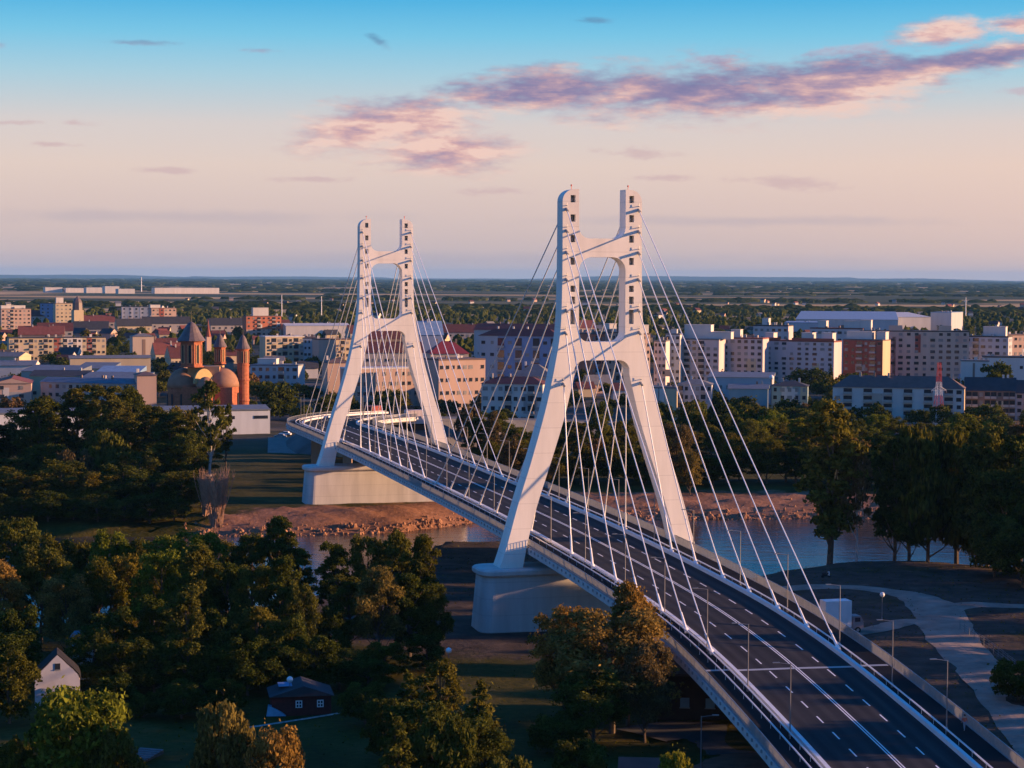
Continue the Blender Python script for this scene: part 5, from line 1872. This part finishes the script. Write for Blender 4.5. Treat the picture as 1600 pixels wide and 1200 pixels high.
# long white hall below the church
t = thing("sports_hall", "long white flat-roofed hall below the church", "hall", (0, 0, 0))
P0, P1 = at(-60, 690), at(422, 681)
d = (P1 - P0)
ang = math.atan2(d.y, d.x)
hw_ = d.length
hh_ = py_z(643, P1.y) * 1.0
mid = (P0 + P1) / 2
t.location = (mid.x, mid.y, 0)
t.rotation_euler = (0, 0, ang)
mb = MB()
mb.box((0, 10, hh_ / 2 - 0.5), (hw_, 20, hh_ + 1))
mb.obj("wall", mat("white_hall_cladding", (0.55, 0.57, 0.58), 0.5, 0.12, 0.25, streak=True), t)
mb = MB()
mb.box((0, 10, hh_ + 0.4), (hw_ + 0.6, 20.6, 0.5), 0)
mb.add([(-hw_ / 2, 0, hh_ + 0.66), (hw_ / 2, 0, hh_ + 0.66), (hw_ / 2, 20, hh_ + 0.66), (-hw_ / 2, 20, hh_ + 0.66), (-hw_ / 2, 10, hh_ + 1.6), (hw_ / 2, 10, hh_ + 1.6)], [(0, 1, 5, 4), (2, 3, 4, 5), (1, 2, 5), (3, 0, 4)])
mb.obj("roof", ROOF['metal'], t)
for k in range(9):
    w_ = MB()
    w_.box((hw_ * (k / 9 - 0.42), -0.04, hh_ * 0.75), (5, 0.12, 1.1))
    w_.obj("window", M_GLASS, t)

# sloped concrete revetment under the far approach
mb = MB()
a, b, c, d_ = at(418, 712, 0.3), at(478, 712, 0.3), at(466, 684, 3.5), at(419, 684, 3.5)
q = [a, b, c, d_]
mb.add([p + Vector((0, 0, 0.15)) for p in q] + [p - Vector((0, 0, 3.0)) for p in q], [(0, 1, 2, 3), (0, 4, 5, 1), (1, 5, 6, 2), (2, 6, 7, 3), (3, 7, 4, 0)])
for k in range(1, 7):
    p0, p1 = a.lerp(b, k / 7), d_.lerp(c, k / 7)
    mb.tube(p0 + Vector((0, 0, 0.16)), p1 + Vector((0, 0, 0.16)), 0.12, n=4)
tag(mb.obj("slope_revetment", mat("revetment_concrete", (0.3, 0.18, 0.15), 0.85, 0.15, 0.4)), "sloped paved revetment under the far end of the deck", "revetment")
# earth fill carrying the road beyond the bridge
e0 = deck_pt(S_MAX - 2, 0)
e1 = deck_pt(S_MAX - 14, 0)
dirn = (e0 - e1)
dirn.z = 0
dirn.normalize()
nn = Vector((dirn.y, -dirn.x, 0))
mb = MB()
vs = []
for k in range(9):
    c = e0 + dirn * (k * 16.0 - 6) - Vector((0, 0, k * 1.1 + 0.15))
    for u, dz in ((-30, None), (-13, 0), (13, 0), (30, None)):
        p = c + nn * u
        vs.append((p.x, p.y, -1.0 if dz is None else c.z))
fs = []
for k in range(8):
    for j in range(3):
        i = k * 4 + j
        fs.append((i, i + 1, i + 5, i + 4))
fs += [(3, 2, 1, 0), tuple(32 + i for i in range(4))]
mb.add(vs, fs)
tag(mb.obj("approach_road", mat("approach_surface", (0.11, 0.11, 0.11), 0.9, 0.3, 0.1)), kind="structure")

# ------------------------------------------------------------------ vehicles
WH = MB()
WH.tube((0, -0.16, 0), (0, 0.16, 0), 0.5, n=16)
WHEEL = WH.mesh("wheel", M_TYRE)
RM = MB()
RM.tube((0, -0.18, 0), (0, 0.18, 0), 0.26, n=12)
RIM = RM.mesh("rim", M_STEEL)


def wheels(t, xs, hw, r=0.5):
    for x in xs:
        for s in (-1, 1):
            o = link("wheel", WHEEL, t, (x, s * hw, r))
            o.scale = (r / 0.5,) * 3
            link("rim", RIM, o)


def truck(label, loc, rz, cargo, cab, s=1.0, cargo_h=4.3, L_=5.0, name="box_truck"):
    t = thing(name, label, "truck", loc, rz)
    t.scale = (s, s, s)
    mb = MB()
    mb.box((-L_ / 2 + 0.4, 0, 1.0 + cargo_h / 2), (L_, 2.45, cargo_h))
    for k in range(1, 6):
        mb.box((-L_ + 0.4 + L_ * k / 6, 0, 1.0 + cargo_h / 2), (0.06, 2.5, cargo_h * 0.98))
    mb.obj("cargo_box", cargo, t)
    mb = MB()
    mb.box((-L_ / 2 + 1.2, 0, 0.85), (L_ + 2.8, 1.0, 0.3))
    mb.obj("chassis", M_DARK, t)
    mb = MB()
    vs = [(0.6, -1.15, 0.7), (2.5, -1.15, 0.7), (2.5, 1.15, 0.7), (0.6, 1.15, 0.7), (0.6, -1.15, 2.7), (2.05, -1.1, 2.7), (2.05, 1.1, 2.7), (0.6, 1.15, 2.7), (2.5, -1.15, 1.75), (2.5, 1.15, 1.75)]
    mb.add(vs, [(3, 2, 1, 0), (0, 1, 8, 5, 4), (2, 3, 7, 6, 9), (3, 0, 4, 7), (1, 2, 9, 8), (8, 9, 6, 5), (4, 5, 6, 7)])
    c = mb.obj("cab", cab, t)
    mb = MB()
    mb.add([(2.46, -1.0, 1.8), (2.46, 1.0, 1.8), (2.12, 0.98, 2.6), (2.12, -0.98, 2.6), (2.5, -1.0, 1.83), (2.5, 1.0, 1.83), (2.16, 0.98, 2.62), (2.16, -0.98, 2.62)], [(4, 5, 6, 7), (0, 1, 5, 4), (2, 3, 7, 6), (0, 4, 7, 3), (1, 2, 6, 5)])
    mb.obj("windscreen", M_GLASS, c)
    for s_ in (-1, 1):
        mb = MB()
        mb.box((1.45, s_ * 1.16, 2.15), (0.9, 0.06, 0.65))
        mb.obj("side_window", M_GLASS, c)
        mb = MB()
        mb.box((2.52, s_ * 0.85, 1.0), (0.06, 0.35, 0.25))
        mb.obj("headlight", M_GLOBE, c)
    wheels(t, (-L_ + 1.4, 1.5), 1.05)
    return t


def car(label, loc, rz, paint, name="parked_car"):
    t = thing(name, label, "car", loc, rz)
    mb = MB()
    vs, fs = [], []
    prof = [(-2.1, 0.35), (-2.15, 0.85), (-1.6, 0.95), (-1.2, 1.45), (0.45, 1.47), (1.15, 0.98), (2.0, 0.85), (2.1, 0.4)]
    n = len(prof)
    for s_ in (-1, 1):
        vs += [(x, s_ * (0.85 if z < 1.1 else 0.7), z) for x, z in prof]
    fs = [tuple(range(n)), tuple(range(2 * n - 1, n - 1, -1))] + [(i, n + i, n + (i + 1) % n, (i + 1) % n) for i in range(n)]
    mb.add(vs, fs)
    b = mb.obj("body", paint, t)
    for s_ in (-1, 1):
        mb = MB()
        mb.add([(-1.35, s_ * 0.83, 1.0), (0.95, s_ * 0.83, 1.0), (0.4, s_ * 0.72, 1.4), (-1.1, s_ * 0.72, 1.4), (-1.35, s_ * 0.86, 1.0), (0.95, s_ * 0.86, 1.0), (0.4, s_ * 0.75, 1.4), (-1.1, s_ * 0.75, 1.4)], [(4, 5, 6, 7), (0, 1, 5, 4), (1, 2, 6, 5), (2, 3, 7, 6), (3, 0, 4, 7)])
        mb.obj("side_window", M_GLASS, b)
        mb = MB()
        mb.box((2.05, s_ * 0.6, 0.72), (0.1, 0.3, 0.15))
        mb.obj("headlight", M_GLOBE, b)
    wheels(t, (-1.3, 1.35), 0.78, 0.33)
    return t


p = gp(1316, 987)
truck("white box lorry with tall bright cargo box beside the gravel bend", (p[0] + 0.6, p[1], hz(p[0], p[1])), R(14), M_WHITE, mat("pinkish_cab", (0.35, 0.25, 0.24), 0.5), 1.0, 4.2, 4.4)
sd = L + 118
q0, q1 = deck_pt(sd, -4), deck_pt(sd + 2, -4)
car("small dark car driving the bend beyond the far pylon", deck_pt(sd, -4.5, 0.1), math.atan2((q1 - q0).y, (q1 - q0).x) + math.pi, mat("dark_car_paint", (0.02, 0.022, 0.03), 0.3, spec=0.6), "car")
for px, Y, rz, cm_, lab, nm in ((588, 640, 1.2, mat('dull_red_paint', (0.2, 0.035, 0.03), 0.6), "red lorry parked behind the far pylon's left leg", 't'), (664, 620, 0.4, WALL['lilac'], "pale lilac lorry parked beyond the far pylon", 't')):
    truck(lab, (px_x(px, Y), Y, hz(px_x(px, Y), Y) + 8.3), rz, cm_, M_WHITE, 1.25, 3.4, 5.5, "lorry")
# the two lorries stand on a raised yard behind the deck
mb = MB()
yc = (px_x(632, 640), 648)
for k, (rx_, ry_, z) in enumerate(((44, 36, -1), (31, 26, 8.2))):
    pass
prof = [(46, -1), (30, 8.2)]
mb.lathe((yc[0], yc[1], 0), prof, 28)
tag(mb.obj("raised_yard", mat("yard_grit", (0.13, 0.115, 0.105), 0.95, 0.3, 0.12)), kind="structure")
for px, py, col, lab in ((432, 684, M_WHITE, "white car parked by the right end of the white hall"), (424, 688, M_STEEL, "grey car parked beside the white car by the hall")):
    p = at(px, py)
    car(lab, (p.x + 3, p.y, hz(p.x, p.y)), R(170), col)

# ------------------------------------------------------------------ people
SKIN = mat("skin", (0.45, 0.26, 0.18), 0.6)


def person(label, loc, rz, top, legs, hair, stride=0.28):
    """one continuous skinned body, clothing and hair as children"""
    t = thing("person", label, "person", loc, rz)
    J = {'pel': (0, 0, 0.95), 'sp': (0, 0, 1.15), 'ch': (0, 0.02, 1.35), 'nk': (0, 0.02, 1.5), 'hd': (0, 0.04, 1.60), 'tp': (0, 0.03, 1.76)}
    R_ = {'pel': 0.15, 'sp': 0.13, 'ch': 0.16, 'nk': 0.055, 'hd': 0.10, 'tp': 0.07}
    E = [('pel', 'sp'), ('sp', 'ch'), ('ch', 'nk'), ('nk', 'hd'), ('hd', 'tp')]
    for s, sg in (('l', -1), ('r', 1)):
        f = stride * sg
        J.update({s + 'hp': (sg * 0.09, 0, 0.9), s + 'kn': (sg * 0.10, f * 0.55 + 0.05, 0.5), s + 'an': (sg * 0.10, f, 0.09), s + 'to': (sg * 0.11, f + 0.18, 0.04),
                  s + 'sh': (sg * 0.19, 0.01, 1.40), s + 'el': (sg * 0.25, -f * 0.3, 1.13), s + 'wr': (sg * 0.24, -f * 0.75 + 0.08, 0.92), s + 'pa': (sg * 0.24, -f * 0.8 + 0.12, 0.86)})
        R_.update({s + 'hp': 0.09, s + 'kn': 0.06, s + 'an': 0.045, s + 'to': 0.035, s + 'sh': 0.06, s + 'el': 0.042, s + 'wr': 0.03, s + 'pa': 0.035})
        E += [('pel', s + 'hp'), (s + 'hp', s + 'kn'), (s + 'kn', s + 'an'), (s + 'an', s + 'to'), ('ch', s + 'sh'), (s + 'sh', s + 'el'), (s + 'el', s + 'wr'), (s + 'wr', s + 'pa')]
        for k in range(5):
            n_ = s + 'f%d' % k
            b = J[s + 'pa']
            if k == 4:
                J[n_] = (b[0] - sg * 0.045, b[1] + 0.03, b[2] - 0.02)
            else:
                J[n_] = (b[0] + 0.0, b[1] - 0.03 + 0.02 * k, b[2] - 0.085 - 0.012 * (1.5 - abs(k - 1.5)))
            R_[n_] = 0.0085
            E.append((s + 'pa', n_))

    def grow(names, edges, grow_r, name, m, parent):
        idx = {n_: i for i, n_ in enumerate(names)}
        me = bpy.data.meshes.new(name)
        me.from_pydata([J[n_] for n_ in names], [(idx[a], idx[b]) for a, b in edges], [])
        o = bpy.data.objects.new(name + "_raw", me)
        C.objects.link(o)
        o.modifiers.new("skin", 'SKIN')
        sv = me.skin_vertices[0].data
        for n_ in names:
            r = R_[n_] * grow_r
            sv[idx[n_]].radius = (r, r)
        sv[0].use_root = True
        o.modifiers.new("sub", 'SUBSURF').levels = 1
        dg = bpy.context.evaluated_depsgraph_get()
        m2 = bpy.data.meshes.new_from_object(o.evaluated_get(dg))
        m2.name = name
        m2.materials.clear()
        m2.materials.append(m)
        bpy.data.objects.remove(o)
        return link(name, m2, parent)
    body = grow(list(J), E, 1.0, "body", SKIN, t)
    tn = ['pel', 'sp', 'ch', 'lsh', 'lel', 'lwr', 'rsh', 'rel', 'rwr']
    grow(tn, [e for e in E if e[0] in tn and e[1] in tn], 1.22, "jacket", top, t)
    ln = ['pel', 'lhp', 'lkn', 'lan', 'rhp', 'rkn', 'ran']
    grow(ln, [e for e in E if e[0] in ln and e[1] in ln], 1.2, "trousers", legs, t)
    mb = MB()
    mb.lathe((0, 0.0, 1.63), [(0.095, 0), (0.112, 0.05), (0.10, 0.12), (0.05, 0.16)], 10)
    mb.obj("hair", hair, t)
    mb = MB()
    for s_ in (-1, 1):
        mb.box((s_ * 0.035, 0.133, 1.63), (0.022, 0.012, 0.012))
    mb.obj("eyes", M_DARK, body)
    mb = MB()
    mb.box((0, 0.145, 1.595), (0.025, 0.03, 0.04))
    mb.obj("nose", SKIN, body)
    return t


sp = min(np.arange(-125, -60, 0.5), key=lambda s: abs(deck_pt(s, 11, 0.2).x / deck_pt(s, 11, 0.2).y * F + 800 - 1518))
q0, q1 = deck_pt(sp, 10.9, 0.14), deck_pt(sp + 1, 10.9, 0.14)
person("person in a rust-red jacket and grey trousers walking by the right railing", q0, math.atan2((q1 - q0).y, (q1 - q0).x) - math.pi / 2, mat("rust_jacket", (0.42, 0.10, 0.06), 0.8), mat("grey_trousers", (0.25, 0.24, 0.28), 0.8), mat("dark_hair", (0.03, 0.02, 0.02), 0.7))

# motor scooter by the water
t = thing("parked_scooter", "small dark scooter with a white front parked by the water", "scooter", gp(1290, 903), R(20))
mb = MB()
mb.tube((-0.6, 0, 0.55), (0.2, 0, 0.5), 0.22, 0.16, 8)
mb.box((-0.35, 0, 0.85), (0.8, 0.32, 0.14))
mb.tube((0.2, 0, 0.45), (0.62, 0, 0.95), 0.12, 0.1, 8)
mb.obj("body", M_DARK, t)
mb = MB()
mb.box((0.66, 0, 0.8), (0.12, 0.5, 0.75))
mb.obj("front_shield", M_WHITE, t)
mb = MB()
mb.tube((0.6, -0.35, 1.1), (0.6, 0.35, 1.1), 0.03)
mb.obj("handlebar", M_POLE, t)
for x in (-0.65, 0.72):
    o = link("wheel", WHEEL, t, (x, 0, 0.28))
    o.scale = (0.56, 0.45, 0.56)

# ------------------------------------------------------------------ small buildings on the near bank
t = thing("gabled_house", "white house with rounded gambrel gable and one small attic window", "house", (*gp(90, 1108)[:2], 0), R(13))
t.scale = (0.95, 0.6, 0.95)
w, h1, h2 = 6.0, 3.9, 7.4
mb = MB()
prof = [(-w / 2, 0)] + [(-w / 2, h1)] + [(-2.75, 4.6), (-2.1, 5.35), (-1.3, 6.1), (-0.6, 6.85), (0, h2)]
prof = prof + [(-x, z) for x, z in reversed(prof[:-1])]
n = len(prof)
vs = [(x, 0, z) for x, z in prof] + [(x, 8, z) for x, z in prof]
mb.add(vs, [tuple(range(n - 1, -1, -1)), tuple(range(n, 2 * n))] + [(i, i + 1, n + i + 1, n + i) for i in range(n - 1)])
mb.obj("wall", mat("whitewash", (0.46, 0.45, 0.47), 0.9, 0.12, 0.5), t)
mb = MB()
rp = [(x * 1.05, z + 0.16) for x, z in prof[1:-1]]
m_ = len(rp)
vs = [(x, 0.06, z) for x, z in rp] + [(x, 8.3, z) for x, z in rp] + [(x * 0.97, 0.06, z - 0.12) for x, z in rp]
mb.add(vs, [(i, i + 1, m_ + i + 1, m_ + i) for i in range(m_ - 1)] + [(i + 1, i, 2 * m_ + i, 2 * m_ + i + 1) for i in range(m_ - 1)])
mb.obj("roof", mat("tarred_roof", (0.015, 0.014, 0.015), 0.9), t)
mb = MB()
mb.box((0.05, -0.03, 5.85), (0.7, 0.14, 0.85))
wn = mb.obj("window", M_GLASS, t)
mb = MB()
mb.box((0.05, -0.05, 5.38), (0.9, 0.24, 0.1))
mb.obj("sill", M_STEEL, wn)
t = thing("outbuilding", "small pale outbuilding with flat roof between dark trees behind the gabled house", "shed", (*gp(130, 1062)[:2], 0), R(4))
mb = MB()
mb.box((0, 2, 2.6), (3.0, 4, 6.6))
mb.obj("wall", WALL['teal'], t)
mb = MB()
mb.box((0, 2, 6.0), (3.5, 4.5, 0.25))
mb.obj("roof", ROOF['metal'], t)

p = gp(486, 1117)
t = thing("cottage", "dark red wooden cottage with two white-framed windows", "cottage", (p[0] - 1.2, p[1], 0), R(10))
t.scale = (0.88, 0.88, 0.74)
mb = MB()
mb.box((0, 3.2, 1.6), (8.6, 6.4, 3.6))
mb.obj("wall", mat("dark_red_boards", (0.09, 0.022, 0.018), 0.85, 0.2, 2.0), t)
mb = MB()
mb.add([(-4.7, -0.5, 3.3), (4.7, -0.5, 3.3), (4.7, 6.9, 3.3), (-4.7, 6.9, 3.3), (0.3, -0.5, 5.1), (0.3, 6.9, 5.1)], [(0, 1, 4), (1, 2, 5, 4), (2, 3, 5), (3, 0, 4, 5), (3, 2, 1, 0)])
mb.obj("roof", ROOF['dark'], t)
mb = MB()
mb.box((-2.2, 3.6, 4.55), (2.0, 3.0, 0.08))
mb.obj("tarpaulin", ROOF['blue'], t)
for x in (-0.4, 2.7):
    mb = MB()
    mb.box((x, -0.05, 1.9), (0.95, 0.16, 1.25))
    f = mb.obj("window", M_WHITE, t)
    for dx in (-0.2, 0.2):
        for dz_ in (-0.28, 0.28):
            mb = MB()
            mb.box((x + dx, -0.14, 1.9 + dz_), (0.26, 0.04, 0.4))
            mb.obj("pane", M_GLASS, f)
t = thing("tarpaulin_heap", "blue tarpaulin heap at the left corner of the red cottage", "tarpaulin", (*gp(431, 1118)[:2], 0), R(5))
mb = MB()
mb.add([(-1.2, -0.5, 0), (1.3, -0.5, 0), (1.3, 1, 0), (-1.2, 1, 0), (-1.0, -0.3, 1.3), (-0.2, -0.35, 1.0), (0.6, -0.2, 0.55), (-0.2, 0.7, 1.1), (-1.0, 0.6, 1.35), (0.7, 0.6, 0.6)],
       [(0, 1, 6, 5, 4), (1, 2, 9, 6), (2, 3, 8, 7, 9), (3, 0, 4, 8), (4, 5, 7, 8), (5, 6, 9, 7)])
mb.obj("cover", mat("blue_tarpaulin", (0.12, 0.3, 0.42), 0.5, 0.2, 1.0), t)
# building under the near end of the deck
p = gp(1092, 1125)
t = thing("service_building", "dark brown service building with two blue windows under the deck", "building", (p[0], p[1], 0), R(-6))
mb = MB()
mb.box((0, 4, 2.4), (14, 8, 6.4))
mb.obj("wall", mat("dark_brown_render", (0.07, 0.04, 0.03), 0.9, 0.2, 0.5), t)
mb = MB()
mb.box((0, 4, 5.75), (14.8, 8.8, 0.3))
mb.obj("roof", ROOF['brownish'], t)
for x in (-1.8, 1.4):
    mb = MB()
    mb.box((x, -0.04, 2.2), (1.15, 0.14, 1.2))
    f = mb.obj("window", mat("blue_shutter", (0.22, 0.34, 0.42), 0.4, 0.1), t)
    mb = MB()
    mb.box((x, -0.06, 1.52), (1.35, 0.22, 0.12))
    mb.obj("sill", M_STEEL, f)
p = gp(1003, 1238)
t = thing("tiled_house", "low house with weathered red tiled roof at the bottom edge", "house", (p[0], p[1] - 4, 0), R(-5))
mb = MB()
mb.box((0, 3, 1.2), (5.0, 6, 2.6))
mb.obj("wall", WALL['beige'], t)
mb = MB()
mb.add([(-2.9, -0.4, 2.4), (2.9, -0.4, 2.4), (2.9, 6.4, 2.4), (-2.9, 6.4, 2.4), (-2.9, 3, 4.1), (2.9, 3, 4.1)], [(0, 1, 5, 4), (1, 2, 5), (2, 3, 4, 5), (3, 0, 4), (3, 2, 1, 0)])
mb.obj("roof", ROOF['red'], t)
# wooden steps by the lawn
p = gp(236, 1178)
t = thing("wooden_steps", "weathered slatted steps beside the large bright bush", "steps", (p[0], p[1], 0), R(-18))
for k in range(9):
    mb = MB()
    mb.box((0, -k * 0.75, 0.55 - k * 0.05), (3.0, 0.5, 0.1))
    mb.obj("tread", mat("weathered_boards", (0.18, 0.16, 0.17), 0.9, 0.2, 2.0), t)
for s_ in (-1, 1):
    mb = MB()
    mb.box((s_ * 1.35, -3, 0.2), (0.12, 7, 0.35))
    mb.obj("stringer", M_BARK, t)
tag(ribbon([gp(385, 1137), gp(470, 1124), gp(560, 1110), gp(592, 1108)], [0.5, 0.45, 0.45, 0.5], 0.04).obj('garden_path', mat('edging_stone', (0.3, 0.29, 0.27), 0.9, 0.4, 1.5)), kind='structure')
# globe lamps
gl = MB()
gl.lathe((0, 0, 0), [(0.05, -0.42), (0.25, -0.33), (0.4, -0.12), (0.42, 0.05), (0.33, 0.28), (0.15, 0.4), (0.02, 0.43)], 16)
GLOBE = gl.mesh("globe", M_GLOBE, True)
gp_ = MB()
gp_.tube((0, 0, 0), (0, 0, 4.2), 0.06, 0.045, 8)
gp_.lathe((0, 0, 0), [(0.14, 0), (0.14, 0.35), (0.07, 0.42)], 8)
GPOLE = gp_.mesh("pole", M_POLE)
for px, py, ht, lab in ((453, 1113, 4.0, "globe lamp in front of the red cottage"), (701, 1062, 3.7, "globe lamp behind the pointed young trees"), (1378, 968, 3.7, "globe lamp inside the gravel loop beside the white lorry")):
    p = gp(px, py)
    t = thing("globe_lamp", lab, "lamp post", (p[0], p[1], hz(p[0], p[1])), 0, "globe lamps on the near bank")
    o = link("pole", GPOLE, t)
    o.scale = (1, 1, ht / 4.2)
    link("globe", GLOBE, t, (0, 0, ht + 0.35))
t = thing("street_lamp", "lone tall lamp post on the yard under the deck", "lamp post", gp(1095, 1212), R(0))
o = link("pole", LP, t)
o.scale = (1, 1, 0.86)
for nm_, me_ in (("arm", LA), ("lamp_head", LH)):
    link(nm_, me_, t, (0, 0, -1.15))

# wire fence along the road bank on the right
pts = [gp(1500, 985), gp(1545, 1015), gp(1590, 1050), gp(1640, 1095)]
t = thing("wire_fence", "thin wire fence along the grassy bank of the gravel road", "fence", (0, 0, 0))
mb = MB()
n = 0
for a, b in zip(pts[:-1], pts[1:]):
    a, b = Vector(a), Vector(b)
    m_ = max(2, int((b - a).length / 2.5))
    for k in range(m_):
        p = a.lerp(b, k / m_)
        q = Vector((p.x, p.y, hz(p.x, p.y)))
        f = MB()
        f.tube(q, q + Vector((0, 0, 1.5)), 0.045, n=5)
        f.obj("post", M_POLE, t)
    for hh in (0.4, 0.8, 1.2, 1.45):
        mb.tube(Vector((a.x, a.y, hh)), Vector((b.x, b.y, hh)), 0.012, n=4)
mb.obj("wire", M_STEEL, t)

# lattice pylon, red and white
Yp = 735
xb = px_x(1468, Yp)
t = thing("lattice_mast", "red and white lattice mast before the hip-roofed block", "mast", (xb, Yp, 0), 0.2)


def lattice(z0, z1, w0, w1, n, m, name, bays=4):
    mb = MB()
    cs = lambda w, z: [Vector((sx * w, sy * w, z)) for sx, sy in ((-1, -1), (1, -1), (1, 1), (-1, 1))]
    for k in range(bays):
        a = cs(w0 + (w1 - w0) * k / bays, z0 + (z1 - z0) * k / bays)
        b = cs(w0 + (w1 - w0) * (k + 1) / bays, z0 + (z1 - z0) * (k + 1) / bays)
        for i in range(4):
            mb.tube(a[i], b[i], 0.08, n=4)
            mb.tube(a[i], b[(i + 1) % 4], 0.038, n=4)
            mb.tube(a[(i + 1) % 4], b[i], 0.038, n=4)
            mb.tube(b[i], b[(i + 1) % 4], 0.038, n=4)
    return mb.obj(name, m, t)


zt = py_z(562, Yp)
lattice(-0.5, zt * 0.30, 2.0, 1.5, 4, M_WHITE, "lower_section", 3)
lattice(zt * 0.30, zt * 0.50, 1.5, 1.0, 4, M_RED, "middle_section", 2)
lattice(zt * 0.50, zt * 0.70, 1.0, 0.75, 4, M_WHITE, "upper_section", 2)
lattice(zt * 0.70, zt * 0.98, 0.75, 0.5, 4, M_RED, "top_section", 3)
mb = MB()
zc_ = zt * 0.58
for s_ in (-1, 1):
    mb.tube((s_ * 0.9, 0, zc_), (s_ * 2.9, 0, zc_), 0.08, n=5)
    mb.tube((s_ * 0.8, 0, zc_ + 1.3), (s_ * 2.9, 0, zc_), 0.08, n=5)
    mb.tube((s_ * 2.9, 0, zc_), (s_ * 2.9, 0, zc_ - 0.9), 0.06, n=5)
mb.obj("crossarm", M_WHITE, t)
# water tank on a slim shaft
Yw = 815
t = thing("water_tank", "white ball-shaped water tank on a slim shaft", "water tank", (px_x(1206, Yw), Yw, 0), 0)
mb = MB()
zt = py_z(588, Yw)
mb.tube((0, 0, -0.5), (0, 0, zt - 0.7), 0.35, n=12)
mb.obj("shaft", M_POLE, t)
mb = MB()
mb.lathe((0, 0, zt), [(0.1, -1.0)] + [(1.0 * math.cos(R(a)), 1.0 * math.sin(R(a))) for a in range(-75, 90, 15)] + [(0.02, 1.0)], 20)
mb.obj("ball", M_WHITE, t, True)
# masts on the horizon
for px, Y, yt, lab in ((221, 7000, 435, "far pale chimney on the left horizon"), (440, 2500, 462, "thin antenna mast in the suburb left of the far pylon"), (502, 2600, 464, "thin antenna mast close to the far pylon"), (1508, 3000, 462, "thin lit mast in the fields at far right")):
    t = thing("antenna_mast", lab, "mast", (px_x(px, Y), Y, 0))
    r = Y * 0.00022
    h = max(py_z(yt, Y), 25)
    mb = MB()
    mb.tube((0, 0, 0), (0, 0, h), r * 1.3, r * 0.7, 6)
    mb.obj("shaft", M_WHITE, t)
    mb = MB()
    mb.tube((-r * 4, 0, h * 0.8), (r * 4, 0, h * 0.8), r * 0.6, n=5)
    mb.obj("crossarm", M_WHITE, t)

# ------------------------------------------------------------------ evening air
m = bpy.data.materials.new("haze_air")
m.use_nodes = True
w = NT(m.node_tree)
out = w.n('ShaderNodeOutputMaterial')
pv = w.n('ShaderNodeVolumePrincipled')
pv.inputs['Color'].default_value = (0.22, 0.55, 1.0, 1)
pv.inputs['Density'].default_value = HAZE = 1.9e-5
pv.inputs['Anisotropy'].default_value = 0.0
w.link(pv.outputs[0], out.inputs['Volume'])
mb = MB()
mb.box((0, 20000, 97), (70000, 50000, 206))
hz_o = mb.obj("haze", m)
tag(hz_o, kind="stuff", label="thin evening haze over the whole plain", cat="haze")
